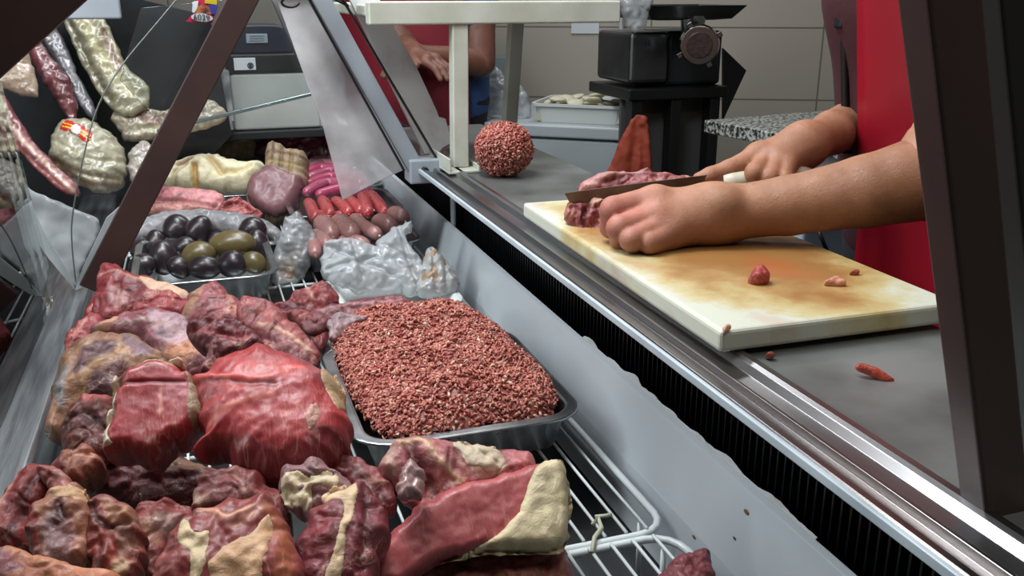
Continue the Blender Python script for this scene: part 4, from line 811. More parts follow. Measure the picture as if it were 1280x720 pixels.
# ================================================================== COUNTER, BOARD, STAND
M_ctr = mat('worn_steel_top', '#8d9190', .42, .6, col2='#5d5f5c', scale=7, bump=.12, bscale=30)
ct = empty('steel_counter', (.5, .8, 0), 'long narrow worn stainless steel counter behind the display case rail', 'counter')
box('worktop', (.4005, -.25, .905), (.600, 1.98, .94), M_ctr, ct, .003)
box('body', (.472, -.2, 0), (.57, 1.95, .904), M_dark, ct)
m, nt, p = nodes('stained_poly_board'); L = nt.links
tc = N(nt, 'ShaderNodeTexCoord'); n1 = N(nt, 'ShaderNodeTexNoise', Scale=9.0, Detail=7.0, Roughness=.65); L.new(tc.outputs['Object'], n1.inputs['Vector'])
sx = N(nt, 'ShaderNodeSeparateXYZ'); L.new(tc.outputs['Object'], sx.inputs[0])
def mth(op, a, b=None):
    n = N(nt, 'ShaderNodeMath', operation=op)
    for i, v in enumerate((a, b)):
        if v is None: continue
        if isinstance(v, (int, float)): n.inputs[i].default_value = v
        else: L.new(v, n.inputs[i])
    return n.outputs[0]
ex = mth('POWER', mth('ABSOLUTE', mth('DIVIDE', mth('SUBTRACT', sx.outputs[0], .010), .128)), 2.5); ey = mth('POWER', mth('ABSOLUTE', mth('DIVIDE', mth('SUBTRACT', sx.outputs[1], .02), .275)), 4.0)
core = mth('SUBTRACT', 1.0, mth('ADD', ex, ey)); st_ = mth('MULTIPLY', mth('ADD', mth('MULTIPLY', core, 1.05), mth('MULTIPLY', mth('SUBTRACT', n1.outputs[0], .47), 2.6)), 1.0)
r = N(nt, 'ShaderNodeValToRGB'); L.new(st_, r.inputs[0]); e = r.color_ramp.elements
e[0].position = 0.0; e[0].color = (*lin('#bfc1b2'), 1); e[1].position = 1; e[1].color = (*lin('#8f6536'), 1)
for ps, c_ in ((.22, '#bab08a'), (.45, '#b09c6c'), (.7, '#a07e4c')): q = e.new(ps); q.color = (*lin(c_), 1)
n3 = N(nt, 'ShaderNodeTexNoise', Scale=13.0, Detail=5.0); mp = N(nt, 'ShaderNodeMapping'); mp.inputs['Location'].default_value = (3, 1, 2); mp.inputs['Scale'].default_value = (1, .6, 1); L.new(tc.outputs['Object'], mp.inputs[0]); L.new(mp.outputs[0], n3.inputs['Vector'])
m3 = N(nt, 'ShaderNodeMapRange'); m3.inputs['From Min'].default_value = .55; m3.inputs['From Max'].default_value = .72; m3.inputs['To Max'].default_value = .5; L.new(n3.outputs[0], m3.inputs['Value'])
mx = N(nt, 'ShaderNodeMix', data_type='RGBA'); L.new(mth('MULTIPLY', m3.outputs[0], mth('GREATER_THAN', core, -.2)), mx.inputs[0]); L.new(r.outputs[0], mx.inputs[6]); mx.inputs[7].default_value = (*lin('#a8522e'), 1)
L.new(mx.outputs[2], p.inputs['Base Color']); p.inputs['Roughness'].default_value = .42; p.inputs['Coat Weight'].default_value = .15
bm = bmesh.new(); add_box(bm, (-.1165, -.2465, -.0095), (.1165, .2465, .0095))
bo = from_bm('cutting_board', bm, m, bevel=.004); bo.location = (.4965, .8385, .9545); bo.rotation_euler = (0, 0, math.radians(-.8))
tagp(bo, 'thick white plastic cutting board with yellow-brown stains on the steel counter', 'cutting board')

ws = empty('raised_shelf', (.404, 1.458, .94), 'cream painted metal shelf standing on two square legs on the counter', 'shelf')
M_c = M_cream
p1 = Yp(475, 20, 1.46); p2 = Yp(771, 28, 1.46)
box('top_beam', (p1.x-.02, 1.445, p2.z), (p2.x, 1.475, p2.z+.035), M_c, ws, .003)
box('shelf_board', (p1.x-.02, 1.476, p2.z+.012), (p2.x, 1.86, p2.z+.03), M_c, ws, .003)
bar('leg', (.404, 1.462, .945), (Yp(573, 26, 1.462).x, 1.462, p2.z+.002), .026, .026, M_c, ws)
bar('leg', (.586, 1.75, .9401), (.603, 1.75, p2.z+.011), .026, .026, M_c, ws)
bar('leg', Xp(643, 178, .47), Yp(655, 26, 1.66), .024, .024, M_c, ws) if False else None
bm = bmesh.new(); add_box(bm, (.375, 1.42, .9405), (.43, 1.62, .9445)); add_box(bm, (.375, 1.42, .9445), (.379, 1.62, .965)); add_box(bm, (.425, 1.42, .9445), (.43, 1.62, .952)); from_bm('foot_bracket', bm, M_c, ws, bevel=.001)

# ================================================================== BACKGROUND
fz = empty('chest_freezer', (.9, 2.5, 0), 'pale grey-blue chest freezer behind the counter', 'freezer')
M_fz = mat('freezer_enamel', '#a0a9ad', .4, col2='#949ca0', scale=4)
q0 = Zp(604, 152, .86); q1 = Zp(787, 160, .86); ex = (q1-q0).normalized(); M_ = Matrix(((ex.x, -ex.y, 0, q0.x), (ex.y, ex.x, 0, q0.y), (0, 0, 1, 0), (0, 0, 0, 1))); Lf = (q1-q0).length
box('cabinet', (.01, 0, 0), (Lf, .5, .82), M_fz, fz, .008, M_); box('lid', (.004, -.012, .824), (Lf+.008, .51, .86), M_fz, fz, .006, M_)
def FZ(px, dy, z): t = (Zp(px, 156, .86)-q0).dot(ex); return M_ @ Vector((t, dy, z))
tb = empty('plastic_tub', FZ(718, .14, .8605), 'white plastic tub of dough rounds on the freezer lid', 'tub')
a = (Zp(660, 150, .87)-q0).dot(ex); b_ = (Zp(783, 152, .87)-q0).dot(ex)
bm = bmesh.new()
def rr(x0, x1, y0_, y1_, z, c=.03): return [M_ @ Vector((cx+c*math.cos(math.radians(a0+k*22.5)), cy+c*math.sin(math.radians(a0+k*22.5)), z)) for cx, cy, a0 in ((x1-c, y1_-c, 0), (x0+c, y1_-c, 90), (x0+c, y0_+c, 180), (x1-c, y0_+c, 270)) for k in range(5)]
R_ = [[bm.verts.new(v) for v in rr(a+d, b_-d, .03+d, .27-d, z)] for d, z in ((.012, .8605), (.004, .905), (-.004, .907), (-.004, .915), (.004, .915), (.006, .905), (.014, .864))]
for u_, v_ in zip(R_, R_[1:]):
    for k in range(20): bm.faces.new((u_[k], u_[(k+1) % 20], v_[(k+1) % 20], v_[k]))
bm.faces.new(R_[0]); bm.faces.new(R_[-1][::-1]); from_bm('wall', bm, mat('tub_plastic', '#b9bdbb', .4), tb, smooth=False)
bm = bmesh.new(); add_box(bm, (a+.012, .045, .864), (b_-.012, .255, .905), M_); from_bm('packed_dough', bm, mat('dough', '#b0ab95', .7, col2='#a39d86', scale=20), tb)
dg_ = [(676, .10), (692, .14), (688, .07), (710, .09), (726, .13), (738, .08), (752, .11), (700, .19), (728, .19), (762, .16)]
bm = bmesh.new(); bmesh.ops.create_uvsphere(bm, u_segments=16, v_segments=8, radius=.026)
for v in bm.verts: v.co.z *= .3
dm = bpy.data.meshes.new('dough_round'); bm.to_mesh(dm); bm.free(); dm.materials.append(mat('dough_pale', '#bcb7a0', .65, col2='#aaa58c', scale=30)); dm.polygons.foreach_set('use_smooth', [True]*len(dm.polygons))
for i, (px, dy) in enumerate(dg_):
    o = bpy.data.objects.new('dough_round', dm); COL.objects.link(o); o.location = FZ(px, dy, .914+.005*(i % 3)); o.rotation_euler = (random.uniform(-.3, .3), random.uniform(-.3, .3), i)
    tagp(o, 'pale dough round lying on top of the white tub', 'dough', 'dough rounds in the tub')
bg = Blob('plastic_bag', [(606, 142), (610, 105), (616, 84), (626, 88), (634, 100), (652, 108), (662, 125), (660, 148), (630, 150)], .90, .04, .03, tone='#b0b4b8', m=M_plas, n=Vector((-.3, -.9, .2)).normalized(), amp=.012, nscale=14, A=FZ(632, .12, .92)); tagp(bg.ob, 'crumpled whitish plastic bag on the freezer left of the tub', 'plastic bag')
o = slab('paper_note', [M_ @ Vector((0, 0, 0))+Vector((0, 0, 0)) for _ in range(0)] or [Vector(v) for v in ((0, 0, 0), (.1, 0, 0), (.1, .045, 0), (0, .045, 0))], .001, mat('tag_white', '#c9ced2', .4))
def onwall(px, py, off=.004):
    d = FW*F + RT*(px-640) + UP*(360-py); n_ = W_nrm; return CAM + d*(((B0-CAM).dot(n_)-off)/d.dot(n_))
pw = onwall(714, 42); o.matrix_world = Matrix(((W_dir.x, 0, -W_nrm.x, pw.x), (W_dir.y, 0, -W_nrm.y, pw.y), (0, 1, 0, pw.z), (0, 0, 0, 1))); tagp(o, 'small white paper note on the wall above the tub', 'note')
hs = tube('white_hose', [onwall(776, 148, .05), onwall(782, 120, .05), onwall(781, 80, .05), onwall(776, 30, .05), onwall(775, -40, .05)], .008, mat('hose', '#a9aeac', .4)); tagp(hs, 'thin white hose running up the wall beside the meat grinder', 'hose')
o = slab('wall_panel', [onwall(520, 150, .02), onwall(645, 150, .02), onwall(645, 72, .02), onwall(520, 70, .02)], .01, mat('panel_blue', '#8b9aa0', .5)); tagp(o, 'blue-grey panel on the wall behind the plastic bag', 'panel')

# meat grinder on a dark stand
Yg = 2.25
gd = empty('meat_grinder', tuple(Yp(850, 110, Yg+.1)), 'steel meat grinder with round outlet and flat feed pan on a dark stand', 'meat grinder')
def gb(name, x0, y0_, x1, y1_, Y, dp, m, bev=.006, parent=None):
    a = Yp(x0, y1_, Y); b = Yp(x1, y0_, Y); return box(name, (a.x, Y, a.z), (b.x, Y+dp, b.z), m, parent or gd, bev)
M_gs = mat('dull_steel', '#6d7071', .4, 1, col2='#5a5c5d', scale=9); M_gd = mat('dark_steel', '#35383a', .45, .6)
gb('motor_housing', 787, 40, 838, 106, Yg, .22, M_gs, .012); gb('motor_housing_dark', 832, 38, 905, 108, Yg+.03, .2, M_gd, .012)
gb('latch', 809, 50, 814, 58, Yg-.006, .006, M_gd, .002)
def cyl(name, c, ax, r0, r1, ln, m, parent, seg=28, bev=.002):
    bm = bmesh.new(); R0 = Vector(ax).to_track_quat('Z', 'Y').to_matrix().to_4x4(); bmesh.ops.create_cone(bm, cap_ends=True, segments=seg, radius1=r0, radius2=r1, depth=ln, matrix=Matrix.Translation(c) @ R0); return from_bm(name, bm, m, parent, bevel=bev)
M_pol = mat('polished_steel', '#9c9fa0', .18, 1); c = Yp(874, 56, Yg-.10); axg = (Vector((CAM.x, CAM.y, c.z))-c).normalized(); axg = (axg+Vector((-.1, -.3, 0))).normalized()
cyl('grinding_barrel', c-axg*.06, axg, .036, .04, .14, M_pol, gd); rg = cyl('ring_nut', c+axg*.012, axg, .052, .048, .03, M_pol, gd); cyl('outlet_plate', c+axg*.029, axg, .033, .033, .004, mat('plate_dark', '#4a3636', .5, .5, col2='#2c2424', scale=120), rg)
for k in range(4):
    a_ = k*math.pi/2+.5; u_ = axg.cross(Vector((0, 0, 1))).normalized(); v_ = axg.cross(u_); d_ = u_*math.cos(a_)+v_*math.sin(a_); bar('lug', c+axg*.012+d_*.048, c+axg*.012+d_*.062, .014, .014, M_pol, rg, axg)
tp = Yp(866, 28, Yg-.04); cyl('feed_neck', Vector((tp.x, tp.y, tp.z-.012)), (0, 0, 1), .026, .034, .06, M_pol, gd)
a = Yp(795, 26, Yg-.04); b_ = Yp(922, 6, Yg-.04)
bm = bmesh.new(); hx = (b_.x-a.x)/2; cx = (b_.x+a.x)/2
R_ = [[bm.verts.new((cx+sx*hx*f_, Yg+.03+sy*.12*f_, z)) for sx, sy in ((-1, -1), (1, -1), (1, 1), (-1, 1))] for f_, z in ((.55, a.z), (.8, a.z+.004), (1, b_.z), (.97, b_.z), (.78, a.z+.008), (.5, a.z+.005))]
for u_, v_ in zip(R_, R_[1:]):
    for k in range(4): bm.faces.new((u_[k], u_[(k+1) % 4], v_[(k+1) % 4], v_[k]))
bm.faces.new(R_[0]); bm.faces.new(R_[-1][::-1]); from_bm('feed_pan', bm, M_gs, gd, bevel=.002)
gs = empty('grinder_stand', (1.1, Yg, 0), 'dark metal stand with upright panels under the meat grinder', 'stand')
a = Yp(785, 108, Yg-.01); b_ = Yp(905, 108, Yg-.01); zt = Yp(850, 109, Yg).z
box('top', (a.x, Yg-.02, zt-.03), (b_.x+.01, Yg+.25, zt), M_black, gs, .004)
for k, (x0, x1) in enumerate(((787, 800), (836, 848), (884, 896))):
    u_ = Yp(x0, 150, Yg).x; v_ = Yp(x1, 150, Yg).x; box('leg', (u_, Yg-.012, 0), (v_, Yg+.03, zt-.031), M_black, gs)
box('back_sheet', (a.x+.01, Yg+.05, .05), (b_.x-.01, Yg+.06, zt-.031), mat('sheet_grey', '#4a4a4a', .5), gs)
sp = slab('side_gusset', [Yp(903, 60, Yg+.2), Yp(932, 88, Yg+.2), Yp(903, 150, Yg+.2)], .01, M_gd, gs)
bgh = Blob('hanging_bag', [(778, -20), (775, 10), (782, 30), (792, 40), (806, 36), (812, 14), (820, -8), (815, -25)], 1.2, .03, .03, tone='#b0b4b8', m=M_plas, n=Vector((-.3, -.95, .0)).normalized(), amp=.01, nscale=16, A=Yp(797, 8, Yg-.08), res=800); tagp(bgh.ob, 'crumpled pale plastic bag hanging above the grinder housing', 'plastic bag')
# orange cloth hanging by the freezer corner
oc = Blob('orange_cloth', [(748, 245), (760, 212), (778, 170), (792, 146), (808, 146), (813, 178), (815, 240), (806, 300), (762, 300)], .9, .012, .010, tone='#b0482c', m=mat('orange_cloth', '#a5442c', .7, col2='#8c3824', scale=14, bump=.1, bscale=40), n=Vector((-.35, -.93, .05)).normalized(), fold=0, amp=.0015, A=Yp(795, 205, 2.1), creases=[([(798, 150), (785, 240)], .012, .01), ([(803, 160), (806, 250)], .008, .008)], res=1200); tagp(oc.ob, 'orange-red cloth hanging between the freezer and the grinder stand', 'cloth')
# granite worktop behind the butcher
gw = empty('granite_worktop', (1.4, 2.0, 0), 'speckled grey granite worktop against the tiled wall', 'worktop')
q0g = Zp(880, 153, .975); q1g = Zp(1110, 196, .975); exg = (q1g-q0g).normalized(); Mg = Matrix(((exg.x, -exg.y, 0, q0g.x), (exg.y, exg.x, 0, q0g.y), (0, 0, 1, 0), (0, 0, 0, 1)))
m, nt, p = nodes('granite'); L = nt.links; tc = N(nt, 'ShaderNodeTexCoord'); vn = N(nt, 'ShaderNodeTexNoise', Scale=140.0, Detail=3.0); L.new(tc.outputs['Object'], vn.inputs['Vector']); r = N(nt, 'ShaderNodeValToRGB'); L.new(vn.outputs[0], r.inputs[0])
r.color_ramp.elements[0].position = .42; r.color_ramp.elements[0].color = (*lin('#232624'), 1); r.color_ramp.elements[1].position = .6; r.color_ramp.elements[1].color = (*lin('#9a9c96'), 1); L.new(r.outputs[0], p.inputs['Base Color']); p.inputs['Roughness'].default_value = .3
box('slab', (0, 0, .955), ((q1g-q0g).length*.85, .45, .98), m, gw, .003, Mg)
box('cabinet', (.12, .03, 0), ((q1g-q0g).length*.85-.02, .44, .954), M_plain, gw, .003, Mg)
# white bin beyond the board
bn = empty('white_bin', (.95, 1.25, 0), 'bluish white plastic bin standing beyond the cutting board', 'bin')
M_bn = mat('bin_plastic', '#9aa6b8', .4)
a = Yp(1002, 300, 1.16); bm = bmesh.new()
R_ = [[bm.verts.new((x, y_, z)) for x, y_ in ((a.x+d, 1.16+d), (a.x+.22-d, 1.16+d), (a.x+.22-d, 1.40-d), (a.x+d, 1.40-d))] for d, z in ((.03, 0), (0, .90), (-.01, .90), (-.01, .93), (.006, .93), (.034, .02))]
for u_, v_ in zip(R_, R_[1:]):
    for k in range(4): bm.faces.new((u_[k], u_[(k+1) % 4], v_[(k+1) % 4], v_[k]))
bm.faces.new(R_[0]); bm.faces.new(R_[-1][::-1]); from_bm('tub', bm, M_bn, bn, bevel=.006)
cb = tube('black_cable', [Yp(1024, 290, 1.105), Yp(1030, 305, 1.105), Yp(1036, 318, 1.105), Yp(1052, 328, 1.105), Yp(1062, 345, 1.105)], .003, M_black, bn)

# ================================================================== MEAT ON THE BOARD, KNIFE, SCRAPS
M_up = Vector((-.25, -.75, .6)).normalized()
MP('sliced_beef', 'large piece of beef being cut, lying beyond the knife blade', 'meat', [(722, 243), (730, 228), (756, 219), (790, 217), (820, 218), (842, 222), (862, 224), (866, 236), (840, 246), (790, 250), (745, 250)], .978, .022, .016, tone='#8a4a4e', n=M_up, res=2200,
   patches=[([(724, 242), (732, 228), (770, 218), (800, 221), (768, 232), (745, 240)], '#b08a88')], creases=[([(750, 238), (790, 226), (830, 230)], .004, .003, '#6a2a30'), ([(832, 226), (846, 220), (858, 226)], .003, -.003, '#b87a74')])
MP('sliced_beef', 'small cut piece of beef with white fat tips held under the fingers', 'meat', [(705, 268), (712, 257), (728, 252), (742, 247), (760, 252), (778, 270), (780, 288), (758, 296), (730, 296), (716, 286)], .972, .018, .012, tone='#7d3439', n=M_up, amp=.004, res=1800,
   patches=[([(730, 255), (745, 248), (756, 256), (740, 264)], '#c0a090'), ([(706, 268), (712, 260), (718, 272), (712, 278)], '#b07a70'), ([(722, 284), (728, 290), (734, 296), (724, 294)], '#b98c86')], creases=[([(735, 262), (728, 280), (735, 292)], .003, .005, '#5a2228'), ([(752, 262), (758, 288)], .003, .004, '#5f262c')])
def scrap(lb, poly, z, tone, T=.006, amp=.003, m=None): MP('meat_scrap', lb, 'scrap', poly, z, T, T*.8, tone=tone, n=Vector((-.1, -.5, .86)).normalized(), amp=amp*.4, res=500, m=m, wob=.0006, fold=0)
scrap('curled red meat scrap in the middle of the cutting board', [(936, 350), (940, 339), (950, 335), (961, 344), (960, 354), (946, 356)], .969, '#a0403c', .010)
scrap('pale pinkish fat scrap toward the right of the cutting board', [(1030, 354), (1042, 348), (1054, 352), (1056, 358), (1042, 358)], .966, '#cf9a80', .004)
scrap('tiny reddish scrap near the right edge of the board', [(1062, 342), (1068, 338), (1074, 340), (1072, 344)], .966, '#a05038', .003)
scrap('small pale fat speck by the near left edge of the board', [(903, 410), (910, 406), (914, 411), (906, 415)], .966, '#dcc0a0', .003)
scrap('orange-red strip of meat lying on the steel counter', [(1069, 458), (1078, 456), (1096, 462), (1112, 470), (1118, 476), (1108, 478), (1090, 470), (1072, 463)], .944, '#b0452f', .004)
scrap('small brown-red scrap on the counter just below the board', [(958, 445), (964, 442), (970, 445), (964, 448)], .943, '#8a4a38', .003)

kn = empty('butcher_knife', tuple(Gp(900, 228, 1.05)), 'broad butcher knife pressed down through the beef', 'knife')
K0 = Gp(706, 252, 1.055); K1 = Gp(885, 230, 1.075)
kd = (K1-K0).normalized(); kz = (Vector((0, 0, 1))-kd*kd.z).normalized(); ky = kz.cross(kd); Mk = Matrix(((kd.x, ky.x, kz.x, K0.x), (kd.y, ky.y, kz.y, K0.y), (kd.z, ky.z, kz.z, K0.z), (0, 0, 0, 1)))
bm = bmesh.new(); kl = (K1-K0).length
top = [(0, .010), (kl*.4, .011), (kl+.02, .011)]; bot = [(kl+.02, -.013), (kl*.5, -.016), (.03, -.016), (.01, -.012)]
out = top+bot; A = [bm.verts.new(Mk @ Vector((x, .0012 if z > 0 else .0002, z))) for x, z in out]; B = [bm.verts.new(Mk @ Vector((x, -.0012 if z > 0 else -.0002, z))) for x, z in out]
bm.faces.new(A); bm.faces.new(B[::-1])
for i in range(len(out)): j = (i+1) % len(out); bm.faces.new((A[j], A[i], B[i], B[j]))
from_bm('blade', bm, mat('blade_steel', '#6f6a66', .35, 1, col2='#8a8480', scale=20), kn)
tube('handle', [Mk @ Vector((x, 0, z)) for x, z in ((kl+.018, -.001), (kl+.03, -.001), (kl+.07, -.003), (kl+.11, -.002), (kl+.125, -.006))], [.010, .012, .0115, .013, .010], mat('cream_handle', '#b8b2a0', .5), kn)

# ================================================================== PEOPLE
def person(name, label, c, f, lean, hz, arms, fine, shirt_col, trouser_col, apron_col, apron_span, hair_col, skin, shirt_far=None):
    """c: pelvis centre on the floor plan; f: facing; lean: how far the shoulders come forward; arms: joints"""
    f = Vector(f).normalized(); l = Vector((-f.y, f.x, 0)); cx = Vector((c[0], c[1], 0))
    pel = cx+Vector((0, 0, hz*.54)); ch = cx+f*lean*.75+Vector((0, 0, hz*.72)); sh = cx+f*lean+Vector((0, 0, hz*.80)); nk = sh+f*.03+Vector((0, 0, .06)); hd = nk+f*.05+Vector((0, 0, .15))
    tors = []
    for s in (-1, 1):
        tors += [(pel+l*.075*s, ch+l*.085*s, .115, .115), (ch+l*.085*s, sh+l*.11*s, .115, .075)]
    legs = []
    for s in (-1, 1):
        hp = pel+l*.09*s; kn_ = cx+l*.10*s+f*.03+Vector((0, 0, hz*.28)); an = cx+l*.11*s-f*.01+Vector((0, 0, .08))
        legs += [(hp, kn_, .092, .06), (kn_, an, .058, .038), (an-Vector((0, 0, .03)), an+f*.16-Vector((0, 0, .045)), .038, .03)]
    head = [(nk-Vector((0, 0, .06)), hd-Vector((0, 0, .03)), .055, .055), (hd+f*.005, hd+Vector((0, 0, .035))-f*.02, .078, .092), (hd+f*.045-Vector((0, 0, .055)), hd-Vector((0, 0, .02)), .042, .06),
            (hd+f*.088-Vector((0, 0, .018)), hd+f*.075+Vector((0, 0, .02)), .013, .008), (hd+l*.078-Vector((0, 0, .02)), hd+l*.08+Vector((0, 0, .015)), .012, .014), (hd-l*.078-Vector((0, 0, .02)), hd-l*.08+Vector((0, 0, .015)), .012, .014)]
    up = []
    for s, (el, wr, r_el, r_wr) in ((1, arms[0]), (-1, arms[1])):
        up += [(sh+l*.17*s, el, .052, r_el+.002)]
    far = []
    for (el, wr, r_el, r_wr) in arms: far.append((el, wr, r_el, r_wr))
    def coarse(P):
        d = add_group(tors, .05)(P); d = smin(d, add_group(legs, .02)(P), .03); d = smin(d, add_group(head, .012)(P), .02); d = smin(d, add_group(up, .01)(P), .03)
        if not fine: d = smin(d, add_group(far, .01)(P), .015)
        # eyes and mouth
        return d
    lo = cx+Vector((-.55, -.55, 0)); hi = cx+Vector((.55, .55, hz+.1))
    V, Fq = surfnet(coarse, lo, hi, .0135); V = [tuple(v) for v in V]; Fs = [tuple(x) for x in Fq]; C = [lin(skin)]*len(V)
    for fn, lo_, hi_, h_, tint in fine:
        v2, f2 = surfnet(fn, lo_, hi_, h_); b = len(V); V += [tuple(v) for v in v2]; Fs += [tuple(int(i)+b for i in q) for q in f2]; C += tint(v2)
    me = bpy.data.meshes.new(name); me.from_pydata(V, [], Fs); me.polygons.foreach_set('use_smooth', [True]*len(me.polygons)); set_tone(me, np.array(C)); ob = link(name, me, M_skin); tagp(ob, label, 'person')
    def cloth(nm, caps, k, grow, h_, m_, cut=None):
        g = add_group([(a, b, ra+grow, rb+grow) for a, b, ra, rb in caps], k)
        fn = (lambda P: np.maximum(g(P), cut(P))) if cut else g
        P = np.array([p for cc_ in caps for p in (cc_[0], cc_[1])]); v, q = surfnet(fn, P.min(0)-.17, P.max(0)+.17, h_)
        mm = bpy.data.meshes.new(nm); mm.from_pydata([tuple(x) for x in v], [], [tuple(map(int, x)) for x in q]); mm.polygons.foreach_set('use_smooth', [True]*len(mm.polygons)); return link(nm, mm, m_, ob)
    sl = [(a, a.lerp(b, .62), ra, rb) for a, b, ra, rb in up]
    def cuts(P): return np.maximum((pel.z-.06)-P[:, 2], P[:, 2]-(sh.z+.075))
    cloth('shirt', tors+sl, .04, .009, .012, shirt_col, cuts)
    cloth('trousers', legs[0:2]+legs[3:5]+[(pel+l*.075, pel+l*.0751+Vector((0, 0, -.02)), .112, .1), (pel-l*.075, pel-l*.0751+Vector((0, 0, -.02)), .112, .1)], .03, .010, .013, trouser_col, lambda P: P[:, 2]-(pel.z+.02))
    for s in (-1, 1):
        an = cx+l*.11*s-f*.01+Vector((0, 0, .08)); cloth('shoe', [(an-Vector((0, 0, .03)), an+f*.17-Vector((0, 0, .04)), .045, .038)], .01, .003, .01, M_black, lambda P: -P[:, 2]+.002)
    g = add_group([(hd+f*.0+Vector((0, 0, .03)), hd+Vector((0, 0, .045))-f*.025, .086, .099)], .01)
    fl = lambda P: np.maximum(g(P), (P-np.array(hd+Vector((0, 0, .03))))@np.array(f*.9-Vector((0, 0, .45)))-.02)
    v, q = surfnet(fl, hd-Vector((.15, .15, .12)), hd+Vector((.15, .15, .18)), .008); mm = bpy.data.meshes.new('hair'); mm.from_pydata([tuple(x) for x in v], [], [tuple(map(int, x)) for x in q]); mm.polygons.foreach_set('use_smooth', [True]*len(mm.polygons)); link('hair', mm, mat('hair_'+hair_col[1:], hair_col, .6), ob)
    for s in (-1, 1):
        bm = bmesh.new(); bmesh.ops.create_uvsphere(bm, u_segments=12, v_segments=8, radius=.012, matrix=Matrix.Translation(hd+f*.072+l*.03*s+Vector((0, 0, .02)))); from_bm('eye', bm, mat('eye_dark', '#2a211c', .2), ob, smooth=True)
    bm = bmesh.new(); add_tube(bm, [hd+f*.083+l*t_-Vector((0, 0, .048+abs(t_)*.1)) for t_ in (-.024, -.012, 0, .012, .024)], .0045, 8); from_bm('mouth', bm, mat('lips', '#8a4a44', .5), ob, smooth=True)
    # apron: a curved sheet hugging the torso
    bm = bmesh.new(); rows = []; nA = 22; zs = [hz*.26+(sh.z-.04-hz*.26)*k/26 for k in range(27)]
    for z in zs:
        t_ = (z-pel.z)/(sh.z-pel.z); t_ = max(-.4, t_); cc_ = cx+f*(lean*max(0, t_)) ; wv = max(0, .5-(z-hz*.26)*1.2)*.5
        a0, a1 = apron_span; k_ = 1 if z < ch.z+.05 else max(.35, 1-(z-ch.z-.05)/(sh.z-ch.z-.05)*.6); row = []
        for i in range(nA+1):
            a_ = math.radians((a0+(a1-a0)*i/nA)*k_); rx = .163; ry = .234
            w_ = 1+.025*wv*math.sin(a_*9+z*3); row.append(bm.verts.new((cc_+f*(rx*math.cos(a_)*w_)+l*(ry*math.sin(a_)*w_)+Vector((0, 0, z)))))
        rows.append(row)
    for r0, r1 in zip(rows, rows[1:]):
        for i in range(nA): bm.faces.new((r0[i], r0[i+1], r1[i+1], r1[i]))
    ap = from_bm('apron', bm, apron_col, ob, smooth=True); so = ap.modifiers.new('solid', 'SOLIDIFY'); so.thickness = .003; so.offset = 1
    tips = [rows[-1][0] if False else None]
    for s in (-1, 1):
        k_ = .35; a_ = math.radians(apron_span[1 if s > 0 else 0]*k_); p0_ = cx+f*lean+f*(.163*math.cos(a_))+l*(.234*math.sin(a_))+Vector((0, 0, sh.z-.04))
        st2 = tube('strap', [p0_, sh+f*.09+l*.05*s+Vector((0, 0, .03)), nk+l*.06*s+Vector((0, 0, .0)), nk-f*.06+l*.03*s+Vector((0, 0, -.01))], .006, apron_col, ob)
    return ob, dict(f=f, l=l, sh=sh, pel=pel, ch=ch, cx=cx)

# butcher's left hand: closed over the meat, back of the hand to the camera
wr = Gp(888, 268, .985); el = Gp(1172, 219, .95)
P_ = lambda a, b, d: Gp(a, b, d)
Lp = [(wr, P_(822, 258, .985), .026, .022), (wr, P_(826, 272, .975), .028, .021), (wr, P_(830, 284, .968), .026, .020), (wr, P_(836, 292, .962), .024, .017)]
Lf_ = [[(P_(818, 251, .985), P_(766, 262, .970), .0155, .0135), (P_(766, 262, .970), P_(764, 284, .985), .0135, .012), (P_(764, 284, .985), P_(780, 290, 1.0), .0115, .0105)],
       [(P_(818, 270, .972), P_(774, 285, .952), .0150, .0130), (P_(774, 285, .952), P_(776, 299, .966), .0130, .0115), (P_(776, 299, .966), P_(790, 300, .985), .011, .010)],
       [(P_(822, 285, .962), P_(789, 300, .941), .0140, .0118), (P_(789, 300, .941), P_(794, 305, .955), .0115, .0105), (P_(794, 305, .955), P_(806, 302, .972), .0105, .0095)],
       [(P_(832, 295, .958), P_(812, 304, .940), .0125, .0105), (P_(812, 304, .940), P_(822, 306, .952), .0100, .0090)],
       [(P_(850, 255, 1.0), P_(815, 268, 1.015), .016, .013), (P_(815, 268, 1.015), P_(782, 272, 1.01), .0125, .0105)]]
m1 = Gp(985, 257, .975); m2 = Gp(1083, 239, .96)
Larm = [(wr, m1, .0285, .0310), (m1, m2, .0305, .0375), (m2, el, .0375, .046)]
bone = [(P_(900, 255, .965), P_(905, 255, .965), .018, .018), (P_(820, 248, .975), P_(822, 248, .975), .012, .012), (P_(820, 266, .962), P_(822, 267, .962), .0115, .0115)]
def Lfn(P):
    d = add_group(Lp, .012)(P); d = smin(d, add_group(Larm, .006)(P), .02); d = smin(d, add_group(bone, .01)(P), .01)
    fs = None
    for i, fg in enumerate(Lf_):
        e = add_group(fg, .004)(P); 
        if fs is None: fs = e
        else: fs = smin(fs, e, .0018)
    d = smin(d, fs, .007)
    for a, b, r_ in ((P_(889, 240, .95), P_(893, 300, .95), .0022), (P_(883, 245, .95), P_(886, 300, .95), .0018)): d = d+.0012*np.exp(-(np.maximum(0, sd_caps(P, a, b, 0, 0)-.03)/r_)**2) if False else d
    return d+.0007*np.array(np.sin(P[:, 0]*55)*np.sin(P[:, 1]*70)*np.sin(P[:, 2]*60))
